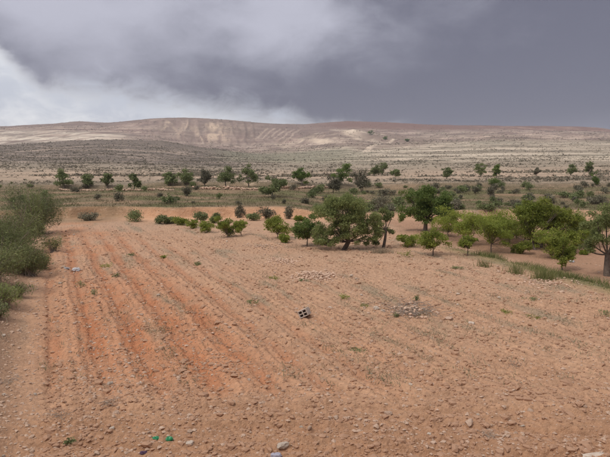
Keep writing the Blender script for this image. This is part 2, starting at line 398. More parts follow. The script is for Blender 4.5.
# ------------------------------------------------------------------ ground sheets
def soil_colour(x, y, z):
    n = len(x)
    s = x * NX + y * NY; u = x * TX + y * TY
    P = CX + F * x / np.maximum(y, 1.0)
    col = np.tile(srgb(176, 138, 110), (n, 1))
    if y.min() < 60:
        big = fbm(x / 6, y / 6, 3, 90); mid = fbm(x / 1.4, y / 1.4, 3, 91)
        col = mixc(col, srgb(190, 150, 119), sm(mid, -0.5, 0.9) * 0.8)
        col = mixc(col, srgb(186, 121, 82), 0.75 * sm(-np.abs(s - 2.6), -3.8, -1) * sm(y, 12, 15) * (0.6 + 0.4 * sm(mid, -.4, .4)))   # freshly turned red earth on the left
        col = mixc(col, srgb(178, 146, 121), sm(y, 15, 34) * (0.35 + 0.5 * sm(big, -0.5, 0.5)))
        col = mixc(col, srgb(182, 147, 120), 0.7 * sm(s, 8, 15) * sm(big, -0.8, 0.6))
        col = mixc(col, srgb(150, 132, 110), 0.75 * sm(fbm(s / 0.9, u / 6, 3, 92) + 0.5 * big, 0.25, 0.95) * sm(y, 14, 20))        # withered weeds along the furrows
        col = mixc(col, srgb(160, 120, 91), 0.6 * (1 - sm(y, 10.5, 13)))
        wob = 0.09 * noise2(u / 3.2, s / 2.5, 72)
        phs = 0.5 + 0.5 * np.cos(2 * math.pi * (s + wob + 0.13) / 1.16)
        infur = sm(s, -0.5, 0.2) * (1 - sm(s, 4, 10)) * sm(y, 12, 14) * (1 - sm(y, 35, 50))
        col = mixc(col, srgb(170, 110, 76), infur * sm(phs + 0.35 * mid + 0.3 * big, 0.45, 1.1) * 0.6)      # redder, darker tone in the furrow bottoms
        col = mixc(col, srgb(196, 152, 120), infur * sm(1 - phs + 0.4 * mid, 0.6, 1.2) * 0.45)   # paler tone on the ridges
        left = sm(-s, 0.5, 1.6)
        col = mixc(col, srgb(128, 102, 83), left * 0.9)
        col = mixc(col, srgb(112, 94, 70), left * sm(-s, 2, 5) * 0.8)
        vd = verge_d(x, y)
        col = mixc(col, srgb(166, 130, 105), sm(vd, 1.0, 3.0) * (1 - sm(y, 52, 57)))
        col = mixc(col, srgb(112, 108, 66), np.exp(-((vd - 0.3) / 0.9) ** 2) * (1 - sm(y, 34, 38)) * 0.8)
    # scarp and grassy terraces
    sy = scarp_y(x); t = y - sy
    sand = sm(t, -6, -1) * (1 - sm(t, 0.5, 0.9)) * (0.15 + 0.85 * sm(x, -18.5, -14.5) * (1 - sm(x, 1, 5)))
    col = mixc(col, srgb(128, 110, 84), sm(t, -9, -3) * (1 - sm(x, -19, -15)) * 0.7)
    col = mixc(col, srgb(200, 156, 122), sand * 0.9)
    g = sm(t, 0.45, 1.2)
    gn = fbm(x / 9, y / 5, 4, 93)
    col = mixc(col, srgb(116, 101, 78), g)
    col = mixc(col, srgb(102, 100, 66), g * sm(gn, -0.25, 0.45) * (1 - sm(y, 96, 106)) * 0.9)
    col = mixc(col, srgb(150, 124, 98), g * sm(-gn, 0.15, 0.6) * 0.7)
    col = mixc(col, srgb(136, 122, 104), sm(y, 102, 107))
    if y.max() < 110: return col
    pn = fbm(x / 22, y / 9, 4, 94)
    # sandy slopes at the foot of the hills
    col = mixc(col, srgb(182, 158, 136), sm(y, 112, 150) * (0.25 + 0.65 * sm(pn + 0.2, -0.4, 0.5)))
    col = mixc(col, srgb(146, 134, 117), sm(y, 165, 290) * 0.8)
    st = fbm(x / 260, y / 45, 4, 95)
    pale = sm(y, 240, 420) * sm(P, 250, 380)
    col = mixc(col, srgb(194, 177, 156), pale * sm(st, -0.05, 0.55) * 0.8)
    col = mixc(col, srgb(142, 134, 116), pale * sm(-st, 0.05, 0.6) * 0.8)
    st2 = noise2(z / 1.9 + 0.9 * fbm(x / 120, y / 120, 3, 116), x / 420, 117)
    col = mixc(col, srgb(212, 196, 174), pale * sm(st2, 0.12, 0.45) * 0.6)
    col = mixc(col, srgb(128, 120, 104), pale * sm(-st2, 0.12, 0.5) * 0.55)
    lh = sm(y, 260, 400) * (1 - sm(P, 215, 300)) * (1 - sm(y, 900, 1000))
    col = mixc(col, srgb(116, 105, 95), lh * 0.95)
    col = mixc(col, srgb(176, 156, 140), lh * sm(fbm(x / 60, y / 40, 4, 96), 0.0, 0.6) * 0.7 * (1 - sm(y, 640, 760)))
    gm = sm(y, 380, 560) * (1 - sm(y, 900, 1100)) * sm(P, 200, 240) * (1 - sm(P, 330, 390))
    col = mixc(col, srgb(132, 130, 108), gm * 0.6)
    if y.max() < 900: return col
    far = sm(y, 950, 1200)
    fn = fbm(x / 300, y / 160, 5, 97)
    col = mixc(col, srgb(156, 134, 121), far * 0.8)
    col = mixc(col, srgb(152, 126, 114), far * sm(fn, -0.2, 0.5) * 0.7)
    pl = sm(y, 1060, 1180) * (1 - sm(y, 1560, 1680)) * (1 - sm(P, 98, 150))
    col = mixc(col, srgb(218, 204, 184), pl * sm(fbm(x / 50, y / 300, 3, 98) + 0.4, -0.3, 0.35))
    col = mixc(col, srgb(140, 124, 112), pl * sm(fbm(x / 30, y / 500, 3, 99), 0.25, 0.6) * 0.7)
    pat = fbm(x / 210, y / 170, 4, 118)
    col = mixc(col, srgb(116, 106, 92), far * (1 - sm(y, 1950, 2050)) * sm(pat, 0.0, 0.45) * sm(P, 140, 200) * 0.6)
    mot = fbm(x / 55, y / 120, 5, 111, 0.62)
    col = mixc(col, srgb(118, 104, 94), far * sm(mot, -0.05, 0.5) * 0.7)
    col = mixc(col, srgb(192, 172, 154), far * sm(-mot, 0.1, 0.55) * 0.55)
    stra = noise2(z / 5.0 + 0.8 * fbm(x / 260, y / 260, 3, 112), x / 900, 113)
    col = mixc(col, srgb(128, 108, 98), far * sm(stra, 0.0, 0.35) * 0.55)
    col = mixc(col, srgb(196, 174, 154), far * sm(-stra, 0.25, 0.5) * 0.35)
    gz = sm(P, 140, 170) * (1 - sm(P, 236, 262)) * sm(y, 1560, 1680) * (1 - sm(y, 1980, 2040))
    col = mixc(col, srgb(138, 118, 106), gz * 0.45)
    P_ = P
    gq = 1 - np.abs(noise2(P_ / 11 + 0.6 * noise2(P_ / 26, y / 240, 63), y / 700, 61)) - 0.35 * np.abs(noise2(P_ / 4.2, y / 260, 64))
    gw = sm(P, 158, 172) * (1 - sm(P, 222, 240)) * sm(y, 1600, 1720) * (1 - sm(y, 1930, 2000))
    col = mixc(col, srgb(224, 197, 168), gw * sm(gq + 0.25 * mot, 0.72, 1.0) * 0.6)
    dk = sm(P, 345, 362) * (1 - sm(P, 415, 440)) * sm(y, 830, 960) * (1 - sm(y, 1540, 1620))
    col = mixc(col, srgb(136, 118, 105), dk * 0.8)
    fl = sm(P, 245, 268) * (1 - sm(P, 338, 356)) * sm(y, 1660, 1760)
    col = mixc(col, srgb(128, 109, 99), fl * 0.65)
    cap = sm(y, 1960, 2060) * (1 - sm(P, 275, 320))
    col = mixc(col, srgb(126, 106, 95), cap * 0.7)
    rz = sm(P, 262, 285) * (1 - sm(P, 345, 372)) * sm(y, 1180, 1350) * (1 - sm(y, 1590, 1700))
    col = mixc(col, srgb(202, 182, 160), rz * sm(fbm(x / 70 + y / 260, y / 400, 4, 100), -0.05, 0.5))
    mesa = sm(y, 1900, 2150) * sm(P, 290, 350)
    col = mixc(col, srgb(122, 92, 80), mesa * 0.92)
    col = mixc(col, srgb(188, 160, 140), mesa * sm(fbm(x / 160, y / 40, 3, 101), 0.25, 0.6) * sm(P, 460, 500) * (1 - sm(y, 2350, 2420)))
    return col



TRACKS = []                                   # pale tracks and quarry paths on the hills, traced on the land
def add_track(pix, half, colr, amt=0.85):
    W = [ray(*q)[:2] for q in pix]
    TRACKS.append((np.array(W), half, colr, amt))
add_track([(366, 152), (369, 148), (378, 143.5), (392, 140), (408, 139)], 5.5, srgb(214, 194, 172))
add_track([(332, 130.2), (345, 130.4), (352, 131.5), (366, 132.6), (382, 134.5)], 9.5, srgb(216, 198, 176))
add_track([(296, 143.5), (315, 139), (335, 137.5), (360, 139)], 4.0, srgb(206, 186, 164))
add_track([(298, 152), (330, 149.5), (365, 150), (372, 151.5)], 4.0, srgb(208, 190, 168))
for q in range(5):
    add_track([(292 + 2 * q, 145.5 + q * 1.5), (318, 141.5 + q * 1.7), (345, 138.5 + q * 2.1), (372, 139.5 + q * 2.0), (408 + 8 * q, 142.5 + q * 1.6), (470 + 10 * q, 143 + q * 1.4)], 3.0, srgb(210, 192, 170), 0.6)
GP = srgb(226, 198, 168)
for pix in ([(171, 123.5), (175, 129), (178, 134), (178.5, 139)], [(183.5, 123.5), (181, 129), (178.5, 134)], [(195, 125), (196.5, 130), (197, 136)], [(190, 126), (194, 131), (197, 134)],
            [(206, 123.5), (209, 128), (213, 132), (214, 136)], [(221, 123), (217, 127), (213.5, 132)], [(214, 123.5), (214, 128), (213.5, 132)]): add_track(pix, 5.0, GP, 0.22)
for q in range(6): add_track([(268 + q * 6.5, 128.5 + q * .2), (262 + q * 6.3, 133), (254 + q * 6.5, 139)], 3.4, srgb(206, 184, 162), 0.6)
add_track([(380, 149), (420, 146.5), (470, 145), (540, 145.5), (610, 144)], 6.0, srgb(204, 186, 164))
add_track([(300, 160), (340, 158.5), (400, 158.6), (470, 160.5), (540, 159), (610, 160)], 3.0, srgb(196, 178, 156))
add_track([(420, 171.5), (500, 173), (560, 173.4), (640, 173)], 1.6, srgb(196, 172, 148))
add_track([(250, 182.8), (310, 181.6), (380, 182.6), (470, 182.4), (560, 182), (640, 181)], 0.9, srgb(200, 174, 148))
add_track([(-20, 176), (60, 177), (130, 176.5), (200, 177.5), (290, 179)], 1.6, srgb(196, 168, 144))

def apply_tracks(col, x, y):
    for W, half, cc, amt in TRACKS:
        x0, x1 = W[:, 0].min() - 40, W[:, 0].max() + 40; y0, y1 = W[:, 1].min() - 40, W[:, 1].max() + 40
        idx = np.nonzero((x > x0) & (x < x1) & (y > y0) & (y < y1))[0]
        if not len(idx): continue
        px, py = x[idx], y[idx]; best = np.full(len(idx), 1e9)
        for a, b in zip(W[:-1], W[1:]):
            ab = b - a; L2 = max(ab @ ab, 1e-6)
            t = np.clip(((px - a[0]) * ab[0] + (py - a[1]) * ab[1]) / L2, 0, 1)
            best = np.minimum(best, np.hypot(px - a[0] - t * ab[0], py - a[1] - t * ab[1]))
        f = (1 - sm(best + half * 0.7 * noise2(px / (half * 3), py / (half * 12), 120), half * 0.3, half * 1.6)) * (0.8 + 0.2 * np.clip(noise2(px / 9, py / 60, 121) * 2, -1, 1))
        col[idx] = mixc(col[idx], cc, f * amt)
    return col

NU = 700
ucol = np.concatenate([np.linspace(-1, 1, NU)])
def columns(y):
    core = ucol * (0.60 * y + 1.2)
    ext = np.linspace(0, 1, 36)[1:] ** 1.6 * (0.42 * y + 16)
    e = 0.60 * y + 1.2
    return np.concatenate([(-e - ext[::-1]), core, (e + ext)])

def sheet(name, ys, mat, micro):
    X = np.array([columns(v) for v in ys]); Y = np.repeat(ys[:, None], X.shape[1], 1)
    nr, nc = X.shape
    x, y = X.ravel(), Y.ravel()
    z = ground(x, y)
    if micro: z = z + relief(x, y)
    col = soil_colour(x, y, z)
    col = apply_tracks(col, x, y)
    i = np.arange(nr * nc).reshape(nr, nc)
    q = np.stack([i[:-1, :-1], i[:-1, 1:], i[1:, 1:], i[1:, :-1]], -1).reshape(-1, 4)
    me = make_mesh(name, np.stack([x, y, z], 1), q, mat, name != 'ploughed_field', col)
    return tag(link(name, me), kind='structure')

# rows spaced so that near furrows get a few centimetres each
ys_field = np.concatenate([np.linspace(-3, 8.2, 26)[:-1], 1 / np.linspace(1 / 8.2, 1 / 54.6, 480)])
sheet('ploughed_field', ys_field, M['field'], True)
ys_val = np.concatenate([np.linspace(54.6, 62, 60)[:-1], np.linspace(62, 102, 60)[:-1], np.linspace(102, 108, 16)[:-1], np.linspace(108, 190, 60)])
sheet('valley_ground', ys_val, M['valley'], True)
ys_hill = np.geomspace(190, 4100, 310)
sheet('hills', ys_hill, M['hill'], False)

def gz(x, y, micro=True):
    x = np.atleast_1d(np.asarray(x, float)); y = np.atleast_1d(np.asarray(y, float))
    z = ground(x, y)
    if micro: z = z + relief(x, y)
    return z

# ------------------------------------------------------------------ rocks
def ico(sub):
    bm = bmesh.new(); bmesh.ops.create_icosphere(bm, subdivisions=sub, radius=1.0)
    V = np.array([v.co[:] for v in bm.verts]); Fc = np.array([[v.index for v in f.verts] for f in bm.faces]); bm.free()
    return V, Fc
ICO1, ICO2 = ico(1), ico(2)

def rock_shape(r, base):
    V, Fc = base
    V = V.copy()
    for _ in range(7):                         # chop flat facets off
        nrm = r.normal(size=3); nrm /= np.linalg.norm(nrm); dcut = r.uniform(0.55, 0.9)
        over = V @ nrm - dcut
        V = V - np.clip(over, 0, None)[:, None] * nrm[None, :] * 0.9
    V = V * (1 + 0.10 * r.normal(size=(len(V), 1)))
    V = V * np.array([r.uniform(0.8, 1.25), r.uniform(0.65, 1.0), r.uniform(0.42, 0.72)])
    return V, Fc

def rotz(V, a):
    c, s = np.cos(a), np.sin(a)
    return np.stack([V[:, 0] * c - V[:, 1] * s, V[:, 0] * s + V[:, 1] * c, V[:, 2]], 1)

def scatter_mesh(name, shapes, X, Y, Z, S, r, mat, sink=0.25):
    VV, FF = [], []; off = 0
    for i in range(len(X)):
        V, Fc = shapes[r.integers(len(shapes))]
        V = rotz(V, r.uniform(0, 6.28)) * S[i]
        VV.append(V + np.array([X[i], Y[i], Z[i] + S[i] * (0.5 - sink) * 0.6])); FF.append(Fc + off); off += len(V)
    return make_mesh(name, np.concatenate(VV), np.concatenate(FF), mat, False)

rr = np.random.default_rng(301)
CLODS = [rock_shape(rr, ICO1) for _ in range(14)]
STONES = [rock_shape(rr, ICO2) for _ in range(10)]
OCT = (np.array([(1, 0, 0), (-1, 0, 0), (0, 1, 0), (0, -1, 0), (0, 0, 1), (0, 0, -1)], float), np.array([(0, 2, 4), (2, 1, 4), (1, 3, 4), (3, 0, 4), (2, 0, 5), (1, 2, 5), (3, 1, 5), (0, 3, 5)]))
GRIT = []
for _ in range(16):
    V = OCT[0] * rr.uniform(0.6, 1.1, (6, 1)) + rr.normal(0, .14, (6, 3)); GRIT.append((V * np.array([1.15, .9, .6]), OCT[1]))

def sample_field(n, r, ymin, ymax, pw=2.0, wide=0.62):
    """points spread over the field, denser towards the camera"""
    a, b = ymin ** (1 - pw), ymax ** (1 - pw)
    y = (a + (b - a) * r.random(n)) ** (1 / (1 - pw))
    x = r.uniform(-1, 1, n) * (wide * y + 1.0)
    return x, y

def infield(x, y):
    s = x * NX + y * NY
    return (s > -0.3) & (verge_d(x, y) < -0.4)

x, y = sample_field(30000, rr, 8.0, 46, 2.0)
k = infield(x, y) & (rr.random(len(x)) < 0.35 + 0.65 * sm(fbm(x / 1.5, y / 1.5, 2, 130), -0.3, 0.4)); x, y = x[k], y[k]
S = np.exp(rr.normal(math.log(0.031), 0.5, len(x))).clip(0.012, 0.12) * (0.8 + y / 40)
tag(link('soil_clods', scatter_mesh('soil_clods', CLODS, x, y, gz(x, y), S, rr, M['clod'], 0.45)), 'small dry clods of red earth strewn over the ploughed field', 'soil clods', kind='stuff')

x, y = sample_field(26000, rr, 8.0, 50, 2.0)
s = x * NX + y * NY
dens = 0.30 + 0.55 * np.exp(-((s - 1.3) / 1.0) ** 2) + 0.55 * (np.abs(s + 1.2) < 0.9) + 0.45 * sm(fbm(x / 1.6, y / 1.6, 2, 131), 0.0, 0.5)
k = rr.random(len(x)) < dens * (s > -3); x, y = x[k], y[k]
S = np.exp(rr.normal(math.log(0.019), 0.55, len(x))).clip(0.008, 0.055) * (0.85 + y / 40)
tag(link('field_pebbles', scatter_mesh('field_pebbles', GRIT + CLODS[:8], x, y, gz(x, y), S, rr, M['stone'], 0.3)), 'pale limestone pebbles littering the red field soil', 'pebbles', kind='stuff')

stone_meshes = [make_mesh('stone', V, Fc, M['stone'], False) for V, Fc in STONES]
white_meshes = [make_mesh('stone', V, Fc, M['white_stone'], False) for V, Fc in STONES]

def put_stone(name, px, py, size, label, cat, group=None, white=False, flat=1.0, rot=None, v=None, micro=True):
    if px is None: x, y = py
    else: x, y, _ = ray(px, py)
    me = (white_meshes if white else stone_meshes)[rr.integers(10) if v is None else v]
    o = link(name, me)
    sc = size * 0.5
    o.scale = (sc, sc, sc * flat); o.rotation_euler = (rr.uniform(-.2, .2), rr.uniform(-.2, .2), rr.uniform(0, 6.28) if rot is None else rot)
    o.location = (x, y, gz(x, y)[0] + sc * 0.22 * flat)
    return tag(o, label, cat, group)

BIG = [  # px, py, width px, label, white
 (35, 394.5, 4.5, 'white cobble beside the left edge of the ploughed field', True),
 (94.5, 398, 7.5, 'broad pale stone between the furrows at the lower left', False),
 (116, 413.5, 9, 'tan flat stone near the bottom left of the field', False),
 (53, 425.5, 8, 'rounded brown stone near the bottom left corner', False),
 (68, 427, 10, 'large buff stone right of the bottom left corner', False),
 (91, 375, 5, 'pale stone on the stony strip beside the left furrow', False),
 (226, 406.5, 6.5, 'pale flat stone on bare earth right of the furrows', False),
 (158, 296, 4.5, 'small white stone on the orange earth at left centre', True),
 (376, 309.5, 8, 'pale stone just left of the brush pile', True),
 (383, 311.5, 6, 'flat whitish stone touching the left end of the brush pile', True),
 (437, 315, 8, 'pink beige stone at the right end of the brush pile', False),
 (449, 320, 8.5, 'upright pale stone right of the brush pile', False),
 (456, 327.5, 7, 'low oblong stone below the upright pale stone', False),
 (471.5, 324.5, 8.5, 'white angular stone farthest right of the brush pile', True),
 (458, 295, 6, 'whitish stone standing alone behind the brush pile', True),
 (330, 308, 5, 'thin white stone lying between the hollow block and brush pile', True),
 (535, 355, 5, 'pale stone in the right middle of the field', False),
 (585, 406, 6, 'buff stone on the right side of the near field', False),
 (483, 329.5, 4, 'small pale stone right of the white angular stone', False),
 (336, 418, 8, 'rounded tan stone at the bottom centre of the field', False),
 (376, 424, 8, 'lumpy tan stone right of bottom centre', False),
 (120, 345, 5, 'pale pebble-like stone on the stony strip at left', False),
]
for px, py, w, lab, wh in BIG:
    X, Y, Z = ray(px, py)
    put_stone('stone', px, py, w / F * Y * 0.95, lab, 'stone', None, wh)

x, y = sample_field(2600, rr, 8.3, 46, 1.75, 0.53)
s = x * NX + y * NY
dens = 0.10 + 0.6 * np.exp(-((s - 1.3) / 0.9) ** 2) + 0.7 * (np.abs(s + 1.3) < 0.8) + 0.10 * sm(s, 4, 8)
k = np.nonzero((rr.random(len(x)) < dens) & (s > -2.8) & (verge_d(x, y) < 0))[0][:275]
for i in k:
    left = x[i] * NX + y[i] * NY < -0.4
    sz = float(np.clip(np.exp(rr.normal(math.log(0.085), 0.35)), 0.05, 0.2)) * (0.8 + y[i] / 38)
    s_i = x[i] * NX + y[i] * NY; white = rr.random() < 0.28
    where = 'the unploughed margin left of the field' if left else 'the cross ploughed strip nearest the camera' if y[i] < 12.5 else 'the stony ridge along the left furrow' if s_i < 2.4 else 'the red furrows left of the hollow block' if s_i < 8 else 'the dusty right part of the field'
    tone = 'whitish' if white else 'tan'
    put_stone('stone', None, (x[i], y[i]), sz,
              ('larger ' if sz > 0.16 else 'small ') + tone + ' stone lying loose on ' + where, 'stone', ('larger ' if sz > 0.16 else 'small ') + tone + ' stones on ' + where, white)

# ------------------------------------------------------------------ plants: leaves, limbs
def leaves_mesh(name, C0, size, r, mat, aspect=0.5, up=0.35, var=None, jit=0.35):
    """one folded quad leaf (or leaf spray) at every point of C0"""
    n = len(C0)
    a = r.normal(size=(n, 3)); a[:, 2] += up; a /= np.linalg.norm(a, axis=1)[:, None]
    b = r.normal(size=(n, 3)); b -= (b * a).sum(1)[:, None] * a; b /= np.linalg.norm(b, axis=1)[:, None]
    nrm = np.cross(a, b)
    L = size * np.exp(r.normal(0, jit, n))[:, None]
    Wd = L * aspect
    V = np.stack([C0 - b * 0, C0 + b * L * .5 + a * 0 + nrm * Wd * .5, C0 + b * L, C0 + b * L * .5 - nrm * Wd * .5 + a * Wd * .35], 1)
    vv = r.random(n) if var is None else np.clip(var + r.normal(0, 0.16, n), 0, 1)
    return make_mesh(name, V.reshape(-1, 3), np.arange(4 * n).reshape(n, 4), mat, False, None, np.repeat(vv, 4))

def tube(paths, sides=6):
    VV, FF = [], []; off = 0
    for P, R in paths:
        P = np.asarray(P, float); R = np.asarray(R, float); n = len(P)
        T = np.gradient(P, axis=0); T /= np.linalg.norm(T, axis=1)[:, None] + 1e-9
        ref = np.where(np.abs(T[:, 2:3]) > 0.9, [[1., 0, 0]], [[0, 0, 1.]])
        A = np.cross(T, ref); A /= np.linalg.norm(A, axis=1)[:, None] + 1e-9
        B = np.cross(T, A)
        ang = np.arange(sides) / sides * 2 * math.pi
        ring = P[:, None, :] + R[:, None, None] * (np.cos(ang)[None, :, None] * A[:, None, :] + np.sin(ang)[None, :, None] * B[:, None, :])
        VV.append(ring.reshape(-1, 3))
        i = np.arange(n * sides).reshape(n, sides) + off
        FF.append(np.stack([i[:-1], np.roll(i[:-1], -1, 1), np.roll(i[1:], -1, 1), i[1:]], -1).reshape(-1, 4))
        off += n * sides
    return np.concatenate(VV), np.concatenate(FF)

def bez(a, b, c, n=7):
    t = np.linspace(0, 1, n)[:, None]
    return (1 - t) ** 2 * a + 2 * t * (1 - t) * b + t * t * c

def tree_meshes(r, H, W, hb, mat, nleaf, leaf, trunk_r, lobes=None, lean=0.0, nclump=30, fork=None, stems=1, flat=1.0, density=0.5):
    """trunk with limbs and a crown of separate leaves; crown fills the lobes (centre, radii)"""
    auto = lobes is None
    if auto:
        lobes = []
        ch = H - hb
        for i in range(r.integers(4, 7)):
            a = r.uniform(0, 6.28); q = r.uniform(0.1, 0.33) * W
            rad = W * r.uniform(0.2, 0.33)
            zz = hb + ch * r.uniform(0.32, 0.8)
            lobes.append(((math.cos(a) * q + lean * zz, math.sin(a) * q, zz), (rad, rad, min(rad * flat, ch * 0.42))))
        lobes.append(((lean * H, 0, hb + ch * 0.55), (W * 0.3, W * 0.3, ch * 0.46)))
    vol = np.array([l[1][0] * l[1][1] * l[1][2] for l in lobes]) ** 0.7; vol /= vol.sum()
    cl, cr = [], []
    for i in range(nclump):
        c, rad = lobes[r.choice(len(lobes), p=vol)] if i >= len(lobes) else lobes[i]
        v = r.normal(size=3); v /= np.linalg.norm(v); q = r.random() ** 0.42
        cl.append(np.array(c) + v * q * np.array(rad) * 0.92); cr.append(np.mean(rad) * r.uniform(0.28, 0.50))
    cl = np.array(cl); cr = np.array(cr)
    ci = r.choice(nclump, nleaf, p=cr ** 2 / (cr ** 2).sum())
    v = r.normal(size=(nleaf, 3)); v /= np.linalg.norm(v, axis=1)[:, None]
    pts = cl[ci] + v * (r.random((nleaf, 1)) ** density) * cr[ci][:, None] * np.array([1.15, 1.15, 0.8])
    pts[:, 2] = np.maximum(pts[:, 2], 0.04)
    if auto:
        lo, hi = np.percentile(pts, 1.5, axis=0), np.percentile(pts, 98.5, axis=0)
        tgt_lo, tgt_hi = np.array([-W / 2 + lean * H * .6, -W / 2, hb]), np.array([W / 2 + lean * H * .6, W / 2, H])
        k_s = (tgt_hi - tgt_lo) / (hi - lo)
        pts = (pts - lo) * k_s + tgt_lo; cl = (cl - lo) * k_s + tgt_lo
    pts[:, 2] = np.maximum(pts[:, 2], 0.04)
    cv = r.uniform(0.25, 0.75, nclump)
    crown = leaves_mesh('crown', pts, leaf, r, mat, var=cv[ci])
    paths = []
    fork = hb * 0.8 if fork is None else fork
    for k_ in range(stems):
        a0 = np.array([0.0, 0, -0.1]) + (np.array([r.uniform(-.12, .12), r.uniform(-.12, .12), 0]) * W * 0.3 if stems > 1 else 0)
        f = np.array([lean * fork + (r.uniform(-.1, .1) * W if stems > 1 else r.uniform(-.03, .03) * W), r.uniform(-.04, .04) * W, fork])
        mid = (a0 + f) / 2 + np.array([r.uniform(-.04, .04), r.uniform(-.04, .04), 0]) * H
        tr = trunk_r * (1.0 if stems == 1 else 0.7)
        P = bez(a0, mid, f, 6); paths.append((P, np.linspace(tr * 1.25, tr * 0.85, 6)))
        sel = r.permutation(nclump)[:max(4, min(14, nclump // (2 * stems) + 3))]
        for j in sel:
            e = cl[j]; m_ = f * 0.55 + e * 0.45 + np.array([0, 0, -0.06 * H]) + r.normal(size=3) * 0.03 * W
            P = bez(f, m_, e, 6); rr0 = tr * r.uniform(0.28, 0.5)
            paths.append((P, np.linspace(rr0, tr * 0.08 + 0.004, 6)))
            for _ in range(2):
                q = P[r.integers(2, 5)]; e2 = e + r.normal(size=3) * cr[j] * 0.9
                paths.append((bez(q, (q + e2) / 2 + r.normal(size=3) * .02 * W, e2, 4), np.linspace(rr0 * 0.45, 0.004, 4)))
    V, Fq = tube(paths, 6)
    return make_mesh('trunk', V, Fq, M['bark'], True), crown

def plant_tree(name, px, base, label, cat, meshes, group=None, scale=1.0, rz=0.0, micro=True):
    X, Y, Z = ray(px, base)
    e = empty(name, (X, Y, gz(X, Y, Y < 190)[0]), rz); e.scale = (scale,) * 3
    link('trunk', meshes[0], e); link('crown', meshes[1], e)
    return tag(e, label, cat, group)

def px_size(px, base):
    X, Y, Z = ray(px, base); return Y / F * 1.0

tr_ = np.random.default_rng(77)
ORCH = 'orchard trees beyond the ploughed field'

# big spreading almond tree in the middle
u = px_size(343, 249.5)
L = lambda dxp, hp, rx, rz, dy=0.0, ry=None: ((dxp * u, dy * u, hp * u), (rx * u, (ry or rx) * u, rz * u))
lob = [L(2, 48, 20, 10), L(-14, 38, 16, 14, -4), L(16, 36, 18, 13, 3), L(-20, 17, 13, 12, 2), L(-8, 24, 15, 12, -8), L(22, 22, 14, 10, 4), L(8, 22, 16, 10, -6), L(-22, 7, 9, 6, -3), L(6, 12, 13, 7, -10), L(-6, 14, 11, 8, -9), L(20, 8, 10, 6, -6), L(-12, 10, 10, 7, -8), L(30, 30, 12, 10, -2), L(33, 14, 10, 7), L(4, 32, 20, 16, 10)]
m_ = tree_meshes(tr_, 57 * u, 74 * u, 6 * u, M['leaf_almond'], 38000, 0.078, 0.12, lob, 0.1, 100, 0.55, 2)
plant_tree('almond_tree', 343, 249.5, 'large spreading almond tree with drooping crown at the middle of the orchard edge', 'tree', m_, ORCH)
u = px_size(383, 247)
L = lambda dxp, hp, rx, rz, dy=0.0, ry=None: ((dxp * u, dy * u, hp * u), (rx * u, (ry or rx) * u, rz * u))
lob = [L(3, 31, 9, 8), L(-7, 24, 9, 7), L(9, 20, 7, 7), L(-8, 8, 7, 5), L(5, 36, 7, 5), L(-4, 15, 8, 6)]
m_ = tree_meshes(tr_, 40 * u, 28 * u, 9 * u, M['leaf_almond'], 3400, 0.095, 0.085, lob, 0.18, 26, 1.1)
plant_tree('almond_tree', 383, 247, 'thin leaning almond tree with bare trunk right beside the large spreading one', 'tree', m_, ORCH)
# dark dense tree
u = px_size(425, 231)
lob = [L(-16, 36, 12, 10), L(0, 38, 13, 9), L(14, 32, 13, 10), L(-10, 22, 15, 12), L(8, 20, 17, 12), L(22, 20, 9, 9), L(-19, 16, 9, 7), L(0, 28, 18, 14), L(20, 12, 10, 6), L(-4, 12, 14, 6)]
m_ = tree_meshes(tr_, 47 * u, 56 * u, 6 * u, M['leaf_dark'], 22000, 0.11, 0.15, lob, 0, 80, 0.8)
plant_tree('broadleaf_tree', 425, 231, 'tall dense dark green tree behind the orchard, right of the spreading almond', 'tree', m_, ORCH)

